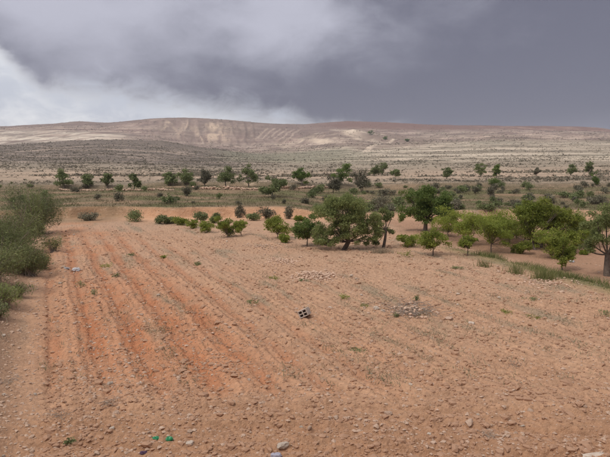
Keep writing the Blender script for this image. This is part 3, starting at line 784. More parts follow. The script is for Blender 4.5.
# px, base, top, width, crown-bottom px above base, leaves, material, name, label
SM = [
 (433, 255, 229, 25, 9, 2600, 'leaf_green', 'young fruit tree with flat green crown right of the leaning almond'),
 (408, 247, 235, 20, 1, 1300, 'leaf_green', 'low bushy fruit tree without visible trunk left of the flat crowned one'),
 (468, 256, 236, 14, 9, 1100, 'leaf_green', 'tiny lollipop shaped sapling below the wide fruit tree'),
 (464, 244, 210, 40, 11, 5200, 'leaf_green', 'wide crowned green fruit tree behind the lollipop sapling'),
 (491.5, 253, 219, 30, 11, 3800, 'leaf_green', 'fruit tree with slim straight trunk right of the lollipop sapling'),
 (509, 244, 221, 26, 8, 2600, 'leaf_green', 'multi stemmed fruit tree on the left flank of the big spreading orchard tree'),
 (523, 254, 241, 15, 1, 1300, 'leaf_green', 'low round bush of fruit tree under the big spreading orchard tree'),
 (562.5, 270, 234, 20, 8, 3000, 'leaf_green', 'slender fruit tree with twisted crown standing in front of the right orchard'),
 (551, 258, 230, 24, 3, 3000, 'leaf_green', 'leafy fruit tree with crown to the ground left of the twisted slender one'),
 (500, 239, 213, 34, 6, 3600, 'leaf_green', 'half hidden fruit tree behind the slim trunked one'),
 (524, 241, 207, 36, 5, 4200, 'leaf_green', 'bushy fruit tree behind the left half of the widest spreading tree'),
 (566, 243, 209, 36, 5, 4200, 'leaf_green', 'bushy fruit tree behind the right half of the widest spreading tree'),
 (588, 246, 214, 30, 5, 3400, 'leaf_almond', 'fruit tree half hidden behind the tall almond at the right edge'),
 (448, 237, 212, 24, 5, 2200, 'leaf_green', 'fruit tree between the dense dark tree and the wide crowned one'),
 (575.5, 253, 231, 18, 8, 1900, 'leaf_green', 'small fruit tree between the twisted slender tree and the right edge'),
 (228, 237, 217, 21, 3, 2900, 'leaf_green', 'bushy bright green fruit tree at the far left end of the orchard row'),
 (207, 232.5, 222, 13, 1, 1100, 'leaf_green', 'small round fruit bush left of the bushy bright green fruit tree'),
 (191.5, 228.5, 220.5, 11, 1, 900, 'leaf_green', 'smallest green fruit bush at the left end of the orchard row'),
 (241.5, 235, 220.5, 11, 6, 750, 'leaf_green', 'tiny sapling on a thin stem right of the bushy bright green fruit tree'),
 (278, 239, 218, 22, 6, 2700, 'leaf_green', 'vase shaped fruit tree left of the rounder dark fruit tree'),
 (307, 246, 216.5, 25, 8, 3600, 'leaf_dark', 'rounded dark fruit tree just left of the large spreading almond'),
]
for px, b, t, w, cb, n, mt, lab in SM:
    u = px_size(px, b); H, W = (b - t) * u, w * u * (1.22 if px > 440 else 1.08)
    m_ = tree_meshes(tr_, H, W, max(cb * u, 0.05), M[mt], int(n * 2.2), 0.075, 0.016 + 0.010 * H, None, tr_.uniform(-.04, .04), 30, max(cb * u * 0.85, 0.12), 3 if 'multi' in lab else 1, 0.8)
    plant_tree('fruit_tree', px, b, lab, 'tree', m_, ORCH)
# big spreading tree at the right
u = px_size(536, 250)
L = lambda dxp, hp, rx, rz, dy=0.0, ry=None: ((dxp * u, dy * u, hp * u), (rx * u, (ry or rx) * u, rz * u))
lob = [L(-2, 44, 16, 7), L(18, 40, 17, 8), L(-16, 36, 14, 8), L(32, 33, 14, 8), L(-26, 26, 12, 8), L(42, 30, 10, 6), L(2, 30, 20, 10), L(-8, 18, 12, 8), L(24, 26, 16, 8), L(14, 18, 14, 9), L(6, 36, 22, 10, 10)]
m_ = tree_meshes(tr_, 52 * u, 82 * u, 8 * u, M['leaf_green'], 30000, 0.085, 0.10, lob, 0, 85, 0.7, 2)
plant_tree('fruit_tree', 536, 250, 'widest spreading green tree in the right part of the orchard', 'tree', m_, ORCH)
u = px_size(607, 276)
lob = [L(0, 66, 22, 12), L(-14, 56, 14, 14), L(16, 58, 20, 16), L(-12, 38, 16, 11), L(6, 44, 20, 16), L(24, 40, 16, 12), L(-18, 28, 10, 7), L(10, 30, 16, 8)]
m_ = tree_meshes(tr_, 80 * u, 64 * u, 22 * u, M['leaf_almond'], 22000, 0.075, 0.13, lob, 0, 60, 22 * u)
plant_tree('almond_tree', 607, 276, 'tall almond tree with grey trunk cut by the right edge of the photo', 'tree', m_, ORCH)

# trees along the foot of the hills
FT = [
 (64, 188.5, 170, 16, 'leaf_olive', 'round tree with short trunk, leftmost of the row under the hill'),
 (87, 187, 175, 9.5, 'leaf_olive', 'small tree second from the left in the row under the hill'),
 (107, 188, 174.5, 9.5, 'leaf_olive', 'narrow tree third from the left in the row under the hill'),
 (134, 189.5, 175, 10, 'leaf_olive', 'ragged narrow tree fourth from the left in the row under the hill'),
 (170.5, 186, 173, 12.5, 'leaf_olive', 'low round tree left of the broader crown in the hill foot row'),
 (185, 185, 170, 18, 'leaf_olive', 'broad round tree above the grey green bush in the hill foot row'),
 (205, 186, 171, 13, 'leaf_scrub', 'greyish sparse tree right of the broad round tree under the hill'),
 (225.5, 186.5, 167.5, 15.5, 'leaf_olive', 'upright oval tree left of the tallest round tree under the hill'),
 (248.5, 187, 165.5, 19, 'leaf_olive', 'tallest round topped tree on the terrace left of the picture middle'),
 (272.5, 197, 178, 25, 'leaf_olive', 'wide flat tree standing lower than its neighbours on the terrace'),
 (302, 186.5, 169, 16.5, 'leaf_dark', 'compact dark tree between the wide flat tree and the tall pair'),
 (341, 185, 164.5, 19.5, 'leaf_dark', 'tall dark green tree above the large spreading almond'),
 (333.5, 193, 177, 13, 'leaf_scrub', 'dark grey bushy tree leaning on the left of the tall dark tree'),
 (362, 192, 171, 16, 'leaf_scrub', 'thin grey green tree with open crown right of the tall dark tree'),
 (374, 176, 165.5, 10.5, 'leaf_olive', 'left one of the two close trees on the slope right of the middle'),
 (383, 175.5, 163, 9.5, 'leaf_olive', 'right and taller one of the two close trees on the slope'),
 (395.5, 177.5, 170, 8.5, 'leaf_olive', 'low round tree just right of the two close trees on the slope'),
 (446.5, 179, 168, 9, 'leaf_olive', 'lone small tree on the slope above the dark dense tree'),
 (480.5, 177, 164, 10.5, 'leaf_olive', 'round tree left above the dark low bush on the right slope'),
 (496.5, 178, 165.5, 8.5, 'leaf_dark', 'upright tree directly above the dark low bush on the right slope'),
 (536.5, 176, 168, 6.5, 'leaf_scrub', 'small grey tree halfway along the right slope track'),
 (571, 175.5, 165, 9.5, 'leaf_olive', 'leaning tree on the right slope left of the tall oval one'),
 (590.5, 178, 162.5, 9, 'leaf_olive', 'tall oval tree near the right edge of the slope'),
]
fr = np.random.default_rng(909)
for px, b, t, w, mt, lab in FT:
    u = px_size(px, b); H, W = (b - t) * u, w * u
    m_ = tree_meshes(fr, H, W, H * 0.22, M[mt], 2000 if mt == 'leaf_scrub' else 3000, 0.19, 0.04 + 0.016 * H, None, fr.uniform(-.1, .1), 22, H * 0.24, 2 if fr.random() < .3 else 1, 0.9)
    plant_tree('hillside_tree', px, b, lab, 'tree', m_, 'trees along the foot of the hills')

# ------------------------------------------------------------------ shrubs
def shrub_meshes(r, W, H, mat, nleaf, leaf, ntwig, up=0.5, aspect=0.4, lob_n=7, twig_mat='twig', twig_r=0.012):
    lob = []
    for i in range(lob_n):
        a = r.uniform(0, 6.28); q = r.uniform(0.0, 0.33) * W
        lob.append((np.array([math.cos(a) * q, math.sin(a) * q, H * r.uniform(0.25, 0.62)]), np.array([W * r.uniform(.16, .3)] * 2 + [H * r.uniform(.25, .4)])))
    pts, vv, tw = [], [], []
    per = nleaf // lob_n
    for c, rad in lob:
        v = r.normal(size=(per, 3)); v /= np.linalg.norm(v, axis=1)[:, None]
        pts.append(c + v * (r.random((per, 1)) ** 0.45) * rad); vv.append(np.full(per, r.uniform(0.2, 0.8)))
        for _ in range(max(1, ntwig // lob_n)):
            w_ = r.normal(size=3); w_ /= np.linalg.norm(w_); w_[2] = abs(w_[2])
            e = c + w_ * rad * r.uniform(0.8, 1.25)
            tw.append((bez(np.array([r.normal() * .06 * W, r.normal() * .06 * W, -0.05]), c * np.array([.7, .7, .6]), e, 5), np.linspace(twig_r, 0.004, 5)))
    pts = np.concatenate(pts); pts[:, 2] = np.maximum(pts[:, 2], 0.02)
    V, Fq = tube(tw, 4)
    return make_mesh('stems', V, Fq, M[twig_mat], True), leaves_mesh('foliage', pts, leaf, r, mat, aspect, up, np.concatenate(vv))

def plant_shrub(name, px, base, label, cat, meshes, group=None, scale=(1, 1, 1), rz=0.0, xy=None):
    if xy is None: X, Y, Z = ray(px, base)
    else: X, Y = xy
    e = empty(name, (X, Y, gz(X, Y, Y < 190)[0] - 0.02), rz); e.scale = scale
    link('stems', meshes[0], e); link('foliage', meshes[1], e)
    return tag(e, label, cat, group)

sr = np.random.default_rng(515)
BL = 'shrubs along the left bank'
plant_shrub('shrub', 33, 233, 'large grey green shrub with bare twigs at the far end of the left bank', 'shrub', shrub_meshes(sr, 5.4, 3.9, M['leaf_olive'], 21000, 0.10, 160, 0.9, 0.22, 10, 'twig', 0.02), BL)
plant_shrub('shrub', 36, 236, 'tall green sprig shrub poking above the large grey green one', 'shrub', shrub_meshes(sr, 1.6, 4.1, M['leaf_almond'], 2200, 0.10, 30, 0.9, 0.3, 6), BL)
plant_shrub('shrub', 10, 246, 'grey twiggy shrub between the two big shrubs of the left bank', 'shrub', shrub_meshes(sr, 4.2, 2.5, M['leaf_broom'], 11000, 0.10, 120, 0.9, 0.2, 9), BL)
plant_shrub('shrub', 6, 262, 'wide grassy green shrub at the left edge of the photo', 'shrub', shrub_meshes(sr, 4.8, 2.6, M['leaf_broom'], 18000, 0.11, 120, 1.1, 0.16, 10), BL)
plant_shrub('shrub', 28, 276, 'dark drooping shrub hanging over the left field edge', 'shrub', shrub_meshes(sr, 3.1, 1.75, M['leaf_broom'], 13000, 0.09, 90, 0.9, 0.16, 9), BL)
plant_shrub('shrub', -8, 284, 'green shrub mostly cut off by the left photo edge', 'shrub', shrub_meshes(sr, 3.0, 2.0, M['leaf_broom'], 10000, 0.09, 60, 1.0, 0.16, 8), BL)
plant_shrub('shrub', -3, 318, 'nearest small shrub at the left photo edge', 'shrub', shrub_meshes(sr, 1.0, 0.8, M['leaf_olive'], 2500, 0.05, 40, 1.0, 0.3, 6), BL)

for q, (px, b, w, h, lab) in enumerate([(3, 306, 1.6, 0.9, 'second nearest green shrub at the left photo edge'), (16, 296, 1.3, 0.6, 'low dry shrub below the drooping shrub on the left bank'), (44, 268, 1.4, 1.0, 'small green shrub at the field side of the left bank'), (54, 252, 1.6, 1.2, 'leafy shrub at the foot of the large grey green one')]):
    plant_shrub('shrub', px, b, lab, 'shrub', shrub_meshes(sr, w, h, M[('leaf_almond', 'leaf_broom', 'leaf_olive')[q % 3]], 2600, 0.07, 50, 1.0, 0.22, 7), BL)
SH = [
 (171, 223.5, 18, 8, 'leaf_almond', 'low leafy hedge shrub left of the low bright green one'),
 (214, 223.5, 16, 8, 'leaf_almond', 'low leafy hedge shrub behind the bushy fruit tree, left side'),
 (254, 220.5, 18, 9, 'leaf_olive', 'low hedge shrub left of the vase shaped fruit tree'),
 (88, 220.5, 26, 9, 'leaf_scrub', 'grey brown low shrub right beside the big left shrub'),
 # px, base, width px, height px, mat, label
 (136, 221.5, 30, 13, 'leaf_olive', 'grey green dome shrub at the far left corner of the field'),
 (160, 224, 24, 11, 'leaf_olive', 'dark dome shrub left of the low green hedge shrub'),
 (181, 225.5, 20, 9, 'leaf_green', 'low bright green shrub left of the smallest fruit bush'),
 (203, 222, 20, 13, 'leaf_olive', 'grey green shrub at the foot of the sandy bank, left'),
 (216, 220, 14, 8, 'leaf_olive', 'low olive shrub right of the bank foot shrub'),
 (240, 218, 14, 15, 'leaf_scrub', 'tall grey shrub before the sandy bank, left of the wider pair'),
 (267, 219, 22, 13, 'leaf_scrub', 'wide dark grey shrub before the sandy bank'),
 (289, 219, 16, 16, 'leaf_scrub', 'dark grey shrub at the right end of the sandy bank'),
 (300, 221, 14, 7, 'leaf_green', 'low fresh green shrub behind the rounded dark fruit tree'),
 (284.5, 243, 15, 10, 'leaf_green', 'small bright green bush at the feet of the vase shaped tree'),
 (187.5, 196, 14, 12.5, 'leaf_scrub', 'round grey green bush below the broad round hillside tree'),
 (495, 185.5, 22, 8.5, 'leaf_dark', 'wide dark low bush on the right slope'),
 (595.5, 184.5, 9, 9.5, 'leaf_dark', 'small dark bush below the tall oval tree at right'),
 (382, 207, 30, 14, 'leaf_scrub', 'wide grey bush between the two largest orchard trees, in the distance'),
 (452, 206, 20, 9, 'leaf_scrub', 'grey bush right behind the dark dense tree'),
 (486, 211, 22, 10, 'leaf_olive', 'olive grey bush behind the wide crowned fruit tree'),
 (518, 208, 20, 10, 'leaf_scrub', 'brownish grey bush behind the slim trunked fruit tree'),
 (597, 204, 24, 12, 'leaf_scrub', 'dark grey bush behind the tall almond at the right edge'),
 (536, 247, 22, 14, 'leaf_scrub', 'dark brown thicket beneath the widest spreading orchard tree'),
 (586, 255, 15, 5, 'leaf_green', 'low green weed clump left of the tall almond trunk'),
 (323, 245, 20, 8, 'leaf_almond', 'low leafy shoots at the left foot of the large spreading almond'),
 (412, 203, 16, 7, 'leaf_scrub', 'low grey scrub bush behind the dense dark tree'),
]
for px, b, w, h, mt, lab in SH:
    u = px_size(px, b)
    plant_shrub('shrub', px, b, lab, 'shrub', shrub_meshes(sr, w * u, h * u, M[mt], 1500, 0.055 + 0.0011 * u * 598, 24, 0.5, 0.45, 7), 'shrubs around the orchard and terraces')

# countable scrub on the terraces: shared meshes
kinds = [shrub_meshes(sr, 1.6, 1.0, M[mt], 420, 0.16, 12, 0.6, 0.45, 6) for mt in ('leaf_scrub', 'leaf_olive', 'leaf_scrub', 'leaf_olive', 'leaf_scrub')]
n = 0
while n < 160:
    px = sr.uniform(-25, 640); py = sr.uniform(186, 215)
    if px < 320 and 205 < py and sr.random() < .85: continue
    if px < 300 and sr.random() < .62: continue
    X, Y, Z = ray(px, py)
    if Y < 59: continue
    q = sr.uniform(0.45, 1.25) * (1.1 if px > 330 else 1.0)
    near = Y < 101
    zone = ('left end of the terrace' if px < 130 else 'terrace above the sandy bank' if px < 310 else 'terrace behind the largest orchard trees' if px < 460 else 'terrace behind the right orchard trees') if near else ('slope left of the tall dark tree' if px < 330 else 'slope right of the tall dark tree')
    ki = int(sr.integers(5)); hue = 'olive green' if ki in (1, 3) else 'grey brown'; sz_ = 'tall' if q > 1.05 else 'low'
    plant_shrub('scrub_bush', 0, 0, sz_ + ' ' + hue + ' scrub bush on the ' + zone, 'shrub', kinds[ki],
                sz_ + ' ' + hue + ' scrub bushes, ' + zone, (q, q, q * sr.uniform(.7, 1.1)), sr.uniform(0, 6.28), (X, Y))
    n += 1

# uncountable scrub on the hillsides
def far_scrub(n, ymin, ymax, r, prob):
    X = []; 
    y = np.where(r.random(n * 6) < 0.72, r.uniform(ymin, ymax, n * 6), np.exp(r.uniform(math.log(ymin), math.log(700), n * 6))); x = r.uniform(-0.72, 0.72, n * 6) * y
    k = r.random(len(x)) < prob(x, y)
    return x[k][:n], y[k][:n]
def prob(x, y):
    P = CX + F * x / y
    c = sm(fbm(x / 40, y / 24, 4, 140, 0.6), -0.05, 0.42)
    lh = (1 - sm(P, 200, 290)) * sm(y, 230, 330)
    return np.clip(0.035 + 0.60 * c + 0.42 * lh * (0.35 + 0.65 * c), 0, 1) * (1 - 0.75 * sm(fbm(x / 160, y / 60, 2, 95), 0.0, 0.4) * (1 - lh)) * (1 - (1 - sm(P, 120, 240)) * sm(y, 790, 840))
hr = np.random.default_rng(808)
x, y = far_scrub(52000, 112, 1300, hr, prob)
nS = len(x); z = ground(x, y)
K = 7
rad = np.exp(hr.normal(math.log(0.42), 0.42, nS)) * (0.6 + y / 1200) * np.where(hr.random(nS) < .04, 1.9, 1)
off = hr.normal(size=(nS, K, 3)); off /= np.linalg.norm(off, axis=2)[:, :, None]; off *= hr.random((nS, K, 1)) ** .5
off[:, :, 2] = np.abs(off[:, :, 2]) * 0.75
ctr = np.stack([x, y, z], 1)[:, None, :] + off * rad[:, None, None]
b1 = hr.normal(size=(nS, K, 3)).clip(-1.1, 1.1); b2 = hr.normal(size=(nS, K, 3)).clip(-1.1, 1.1)
rad = np.minimum(rad, 0.45 + y / 520)
q = rad[:, None, None] * 0.36
V = np.stack([ctr + b1 * q, ctr - b1 * q * .5 + b2 * q, ctr - b1 * q * .6 - b2 * q * .7], 2).reshape(-1, 3)
var = np.repeat(np.clip(hr.normal(0.42, 0.28, nS), 0, 1), K * 3)
M['scrub_far'] = plain_mat('hillside_scrub', (0.135, 0.120, 0.088), (0.290, 0.250, 0.185), 1, 0.9, 0, 0.1, True)
tag(link('hillside_scrub', make_mesh('hillside_scrub', V, np.arange(len(V)).reshape(-1, 3), M['scrub_far'], False, None, var)), 'low grey green scrub dotting the far hillsides', 'scrub', kind='stuff')
y = np.sqrt(hr.uniform(1000 ** 2, 2450 ** 2, 60000)); x = hr.uniform(-0.66, 0.66, 60000) * y
P = CX + F * x / y
k = hr.random(60000) < (0.03 + 0.55 * sm(fbm(x / 110, y / 60, 4, 145, 0.6), 0.02, 0.45)) * (1 - 0.93 * (1 - sm(P, 110, 150)) * (1 - sm(y, 1600, 1700))) * (1 - 0.7 * sm(y, 2000, 2200))
x, y = x[k], y[k]; nS = len(x); K = 4
rad = np.exp(hr.normal(math.log(1.1), 0.35, nS)).clip(0.4, 2.0)
off = hr.normal(size=(nS, K, 3)) * 0.6; off[:, :, 2] = np.abs(off[:, :, 2]) * 0.7
ctr = np.stack([x, y, ground(x, y)], 1)[:, None, :] + off * rad[:, None, None]
b1 = hr.normal(size=(nS, K, 3)).clip(-1.3, 1.3); b2 = hr.normal(size=(nS, K, 3)).clip(-1.3, 1.3); q = rad[:, None, None] * 0.5
V = np.stack([ctr + b1 * q, ctr - b1 * q * .5 + b2 * q, ctr - b1 * q * .6 - b2 * q * .7], 2).reshape(-1, 3)
tag(link('ridge_scrub', make_mesh('ridge_scrub', V, np.arange(len(V)).reshape(-1, 3), M['scrub_far'], False, None, np.repeat(np.clip(hr.normal(0.4, 0.25, nS), 0, 1), K * 3))), 'thin dark scrub speckling the farthest ridges', 'scrub', kind='stuff')
# single trees high on the hill beside the quarry path
HT = [(371, 134.8, 4.2, 5.5, 'dark tree beside the pale path high on the hill'), (385, 139.6, 3.0, 4.2, 'small dark tree below the pale path on the hill'), (407, 141.6, 2.4, 4.0, 'faint low tree right of the pale path on the hill')]
for px, b, h, w, lab in HT:
    u = px_size(px, b)
    m_ = tree_meshes(fr, h * u, w * u, h * u * 0.12, M['leaf_dark'], 500, 1.4, 0.4, None, 0, 14, h * u * .15)
    plant_tree('hillside_tree', px, b, lab, 'tree', m_, 'trees high on the hill')

# ------------------------------------------------------------------ grass and weeds
def blades(name, X, Y, Z, Hh, r, mat, wid=0.012, spread=0.45, per=9, rad=0.08):
    n = len(X)
    bx = np.repeat(np.stack([X, Y, Z], 1), per, 0)
    h = np.repeat(Hh, per) * r.uniform(0.5, 1.1, n * per)
    bx[:, :2] += r.normal(size=(n * per, 2)) * rad
    dirn = r.normal(size=(n * per, 2)) * spread
    tip = bx + np.stack([dirn[:, 0] * h, dirn[:, 1] * h, h], 1)
    a = r.uniform(0, 3.14, n * per); sd = np.stack([np.cos(a), np.sin(a), 0 * a], 1) * (wid if np.isscalar(wid) else np.repeat(wid, per)[:, None])
    mid = bx * 0.45 + tip * 0.55 + np.stack([-dirn[:, 0] * h, -dirn[:, 1] * h, 0 * h], 1) * 0.12
    V = np.stack([bx - sd, bx + sd, mid + sd * .6, tip, mid - sd * .6], 1)
    base = np.arange(n * per) * 5
    Fq = np.concatenate([np.stack([base, base + 1, base + 2, base + 4], 1), np.stack([base + 4, base + 2, base + 3, base + 3], 1)])
    Ft = np.concatenate([np.stack([base, base + 1, base + 2], 1), np.stack([base, base + 2, base + 4], 1), np.stack([base + 4, base + 2, base + 3], 1)])
    var = np.repeat(np.clip(np.repeat(r.uniform(0.15, 0.85, n), per) + r.normal(0, .15, n * per), 0, 1), 5)
    return make_mesh(name, V.reshape(-1, 3), Ft, mat, False, None, var)

gr = np.random.default_rng(606)
# grass on the verge in front of the right orchard
t = gr.random(1500) ** 0.8; ax, ay, bx_, by_ = 8.3, 36.5, 14.5, 15.0
x = ax + (bx_ - ax) * t + gr.normal(0, 0.38, 1500) + 0.5; y = ay + (by_ - ay) * t + gr.normal(0, 0.38, 1500)
tall = sm(noise2(x / 1.6, y / 1.6, 150), 0.05, 0.5) * (y < 33)
k = gr.random(1500) < 0.15 + 0.6 * tall + 0.25 * sm(-y, -30, -22); x, y, tall = x[k], y[k], tall[k]
tag(link('verge_grass', blades('verge_grass', x, y, gz(x, y), 0.10 + 0.26 * tall, gr, M['grass'], 0.009, 0.5, 9, 0.14)), 'strip of tall green grass along the verge before the right orchard', 'grass', kind='stuff')
# withered weeds strewn over the middle of the field
x, y = sample_field(9000, gr, 13, 52, 1.3)
s = x * NX + y * NY; u_ = x * TX + y * TY
k = (s > -0.3) & (gr.random(len(x)) < sm(fbm(s / 0.9, u_ / 6, 3, 92) + 0.5 * fbm(x / 6, y / 6, 3, 90), 0.0, 0.9) + 0.06)
x, y = x[k], y[k]
tag(link('withered_weeds', blades('withered_weeds', x, y, gz(x, y), gr.uniform(0.05, 0.14, len(x)), gr, M['weed'], 0.009, 0.9, 7, 0.14)), 'thin withered weeds scattered over the ploughed field', 'weeds', kind='stuff')
# dry grass on the left bank
x = gr.uniform(-26, -3, 5200); y = gr.uniform(9, 50, 5200); s = x * NX + y * NY
k = (s < -1.2) & (s > -8) & (gr.random(5200) < 0.7); x, y = x[k], y[k]
tag(link('bank_grass', blades('bank_grass', x, y, gz(x, y), gr.uniform(0.08, 0.3, len(x)), gr, M['dry_grass'], 0.008, 0.6, 8, 0.12)), 'dry straw coloured grass on the left bank', 'grass', kind='stuff')
# grass of the terraces
y = np.exp(gr.uniform(math.log(57), math.log(112), 9000)); x = gr.uniform(-0.62, 0.62, 9000) * y
k = (y > scarp_y(x) + 0.35) & (gr.random(9000) < 0.35 + 0.65 * sm(fbm(x / 9, y / 5, 4, 93), -0.3, 0.4)); x, y = x[k], y[k]
tag(link('terrace_grass', blades('terrace_grass', x, y, gz(x, y), gr.uniform(0.10, 0.34, len(x)), gr, M['terrace_grass'], 0.022, 0.7, 6, 0.4)), 'rough olive grass covering the terrace behind the field', 'grass', kind='stuff')

WEEDS = [  # px, base, width px, height px, kind, label
 (105, 267, 11, 5, 'leaf_green', 'green weed clump left of the middle in the far field'),
 (131, 255.5, 8, 3, 'leaf_dark', 'small dark weed in the far field right of the green clump'),
 (164, 257.5, 4, 4, 'leaf_green', 'tiny upright weed in the far field'),
 (116, 277, 7, 5, 'leaf_olive', 'sparse weed below the green clump at left'),
 (196, 264, 9, 5, 'leaf_olive', 'pale sparse weed at the left middle of the field'),
 (274, 279, 9, 5, 'leaf_green', 'bright weed left below the stone heap'),
 (305, 280.5, 9, 3, 'leaf_dark', 'flat dark weed at the foot of the stone heap'),
 (345, 299, 9, 6, 'leaf_green', 'round bright green weed above the gap between block and brush pile'),
 (364, 306, 14, 5, 'leaf_green', 'flat green weed left of the brush pile'),
 (397, 317, 9, 6, 'leaf_dark', 'dark green weed at the front left of the brush pile'),
 (417, 301, 5, 7, 'leaf_olive', 'upright weed at the back of the brush pile'),
 (356, 352, 17, 6, 'leaf_olive', 'narrow weed strip left below the brush pile'),
 (506, 313.5, 13, 5, 'leaf_green', 'green weed clump right of the white angular stone'),
 (534, 317, 18, 4, 'leaf_green', 'broad flat weed clump at the right of the field'),
 (606, 317, 13, 11, 'leaf_dark', 'dark green weed cut off by the right photo edge'),
 (457, 269, 9, 4, 'leaf_olive', 'low weed behind the field near the slim sapling'),
 (404, 257, 12, 9, 'leaf_green', 'bright green grassy clump right of the leaning almond trunk'),
 (81, 286, 9, 9, 'leaf_olive', 'yellowish weed clump in front of the white litter'),
 (92, 295, 8, 8, 'leaf_olive', 'yellowish weed in the furrow right of the left bank'),
 (70, 441, 9, 4, 'leaf_olive', 'small grey green weed at the bottom left corner'),
 (530, 300, 12, 4, 'leaf_olive', 'grey green weed below the grass verge'),
 (252, 303, 11, 4, 'leaf_olive', 'faint weed patch left of the hollow block'),
]
for px, b, w, h, mt, lab in WEEDS:
    u = px_size(px, b)
    plant_shrub('weed', px, b, lab, 'weed', shrub_meshes(gr, w * u * 1.5, h * u * 1.0, M['leaf_olive' if mt == 'leaf_dark' else mt], 200, max(0.05, 0.0022 * u * 598), 10, 0.9, 0.3, 6, 'twig', 0.005), 'green weeds in the field')
# tall grass clumps at the verge
for px, b, w, h, lab in [(516, 274, 9, 13, 'tall thin grass clump at the left end of the verge'), (484, 267, 5, 10, 'lone tall grass stalks left of the verge'), (544, 279, 24, 15, 'widest tall grass clump on the verge in front of the slender tree'), (380, 253, 26, 6, 'pale dry grass clump under the leaning almond')]:
    X, Y, Z = ray(px, b); u = Y / F
    nn = int(8 + w * 1.5)
    xx = gr.normal(0, w * u * .25, nn); yy = gr.normal(0, .2, nn)
    e = link('grass_clump', blades('grass_clump', xx, yy, gz(X + xx, Y + yy) - gz(X, Y)[0], np.full(nn, h * u), gr, M['dry_grass'] if 'dry' in lab else M['grass'], 0.009, 0.35, 7, 0.14), None, (X, Y, gz(X, Y)[0]))
    tag(e, lab, 'grass')
# twig litter on the near field
def twig_litter(name, px, base, w, h, n, label, cat, mat='twig', rad=0.006, tall=0.1):
    X, Y, Z = ray(px, base); u = Y / F; P = []
    for i in range(n):
        a = gr.uniform(0, 6.28); c = np.array([gr.normal() * w * u * .25, gr.normal() * h * u * 1.3, abs(gr.normal()) * tall * .5 + .01])
        L_ = gr.uniform(.12, .42); dv = np.array([math.cos(a), math.sin(a), gr.normal() * .28]) * L_
        P.append((bez(c - dv / 2, c + gr.normal(size=3) * .05, c + dv / 2, 4), np.linspace(rad, rad * .4, 4)))
    V, Fq = tube(P, 4)
    e = empty(name, (X, Y, gz(X, Y)[0])); tag(e, label, cat)
    tag(link('twigs', make_mesh('twigs', V, Fq, M[mat], True), e), kind='stuff')
    return e, X, Y, u
for px, b, w, h, lab in [(110, 403, 14, 4, 'small heap of grey twigs by the broad pale stone'), (488, 436, 16, 4, 'small grey twig heap near the bottom of the right field'), (515, 366, 22, 4, 'thin scatter of grey twigs in the right field'), (60, 418, 22, 4, 'long scatter of twigs near the bottom left'), (8, 384, 14, 6, 'dark twig tangle at the left photo edge')]:
    twig_litter('twig_litter', px, b, w, h, 26, lab, 'twigs', 'twig', 0.004, 0.05)

# ------------------------------------------------------------------ brush pile, stone heap, terrace wall
e, X, Y, u = twig_litter('brush_pile', 411, 313, 58, 12, 260, 'dark pile of dead brush and rubble in the middle of the field', 'brush pile', 'twig', 0.010, 0.28)
def heap_of(parent, n, w, dpt, hgt, smin, smax, mat, X, Y):
    hx = gr.normal(0, w * .25, n); hy = gr.normal(0, dpt * .25, n)
    f = np.exp(-((hx / (w * .35)) ** 2 + (hy / (dpt * .35)) ** 2))
    hz_ = gz(X + hx, Y + hy) - gz(X, Y)[0] + hgt * f * gr.random(n)
    return tag(link('stones', scatter_mesh('stones', CLODS, hx, hy, hz_, gr.uniform(smin, smax, n), gr, mat), parent), kind='stuff')
heap_of(e, 90, 46 * u, 1.6, 0.18, 0.03, 0.09, M['stone'], X, Y)
X, Y, Z = ray(317, 276); u = Y / F
e = tag(empty('stone_heap', (X, Y, gz(X, Y)[0])), 'low heap of pale rubble stones in the far middle of the field', 'stone heap')
heap_of(e, 330, 46 * u, 2.2, 0.16, 0.03, 0.09, M['stone'], X, Y)
for px, b, w, lab in [(545, 283, 50, 'spread of grey rubble stones along the field edge near the verge'), (283, 262, 26, 'thin scatter of grey rubble behind the stone heap'), (265, 247, 40, 'thin grey rubble scatter before the vase shaped fruit tree')]:
    X, Y, Z = ray(px, b); u = Y / F
    e = tag(empty('stone_scatter', (X, Y, gz(X, Y)[0])), lab, 'stones')
    heap_of(e, 140, w * u * 1.3, 2.6, 0.05, 0.03, 0.08, M['stone'], X, Y)

def wall(pix, hgt, label):
    W = np.array([ray(*q)[:2] for q in pix]); pts = []
    for a, b in zip(W[:-1], W[1:]):
        Ln = np.hypot(*(b - a)); nn = int(Ln * 16 * hgt / .6)
        t_ = gr.random(nn)[:, None]; pts.append(a + (b - a) * t_)
    pts = np.concatenate(pts); nn = len(pts)
    o = W[0]; zz = gr.random(nn) * hgt * (0.55 + 0.45 * noise2(pts[:, 0] / 4, pts[:, 1] / 4, 160).clip(-1, 1))
    hx, hy = pts[:, 0] + gr.normal(0, .06, nn) - o[0], pts[:, 1] + gr.normal(0, .10, nn) - o[1]
    zb = gz(pts[:, 0], pts[:, 1])
    z0 = gz(*o)[0]
    e = tag(empty('dry_stone_wall', (o[0], o[1], z0)), label, 'wall')
    tag(link('stones', scatter_mesh('stones', CLODS, hx, hy, zb - z0 + zz, gr.uniform(.12, .26, nn), gr, M['stone']), e), kind='stuff')
wall([(192, 189.3), (225, 189.6), (262, 190), (300, 189.4)], 0.65, 'low grey dry stone wall under the tallest round hillside trees')
wall([(300, 188.6), (318, 188), (332, 187.5)], 0.6, 'short dry stone wall left of the tall dark tree')
wall([(60, 190.5), (100, 191), (150, 190.6), (175, 190.4)], 0.4, 'low broken stone wall below the left hillside trees')

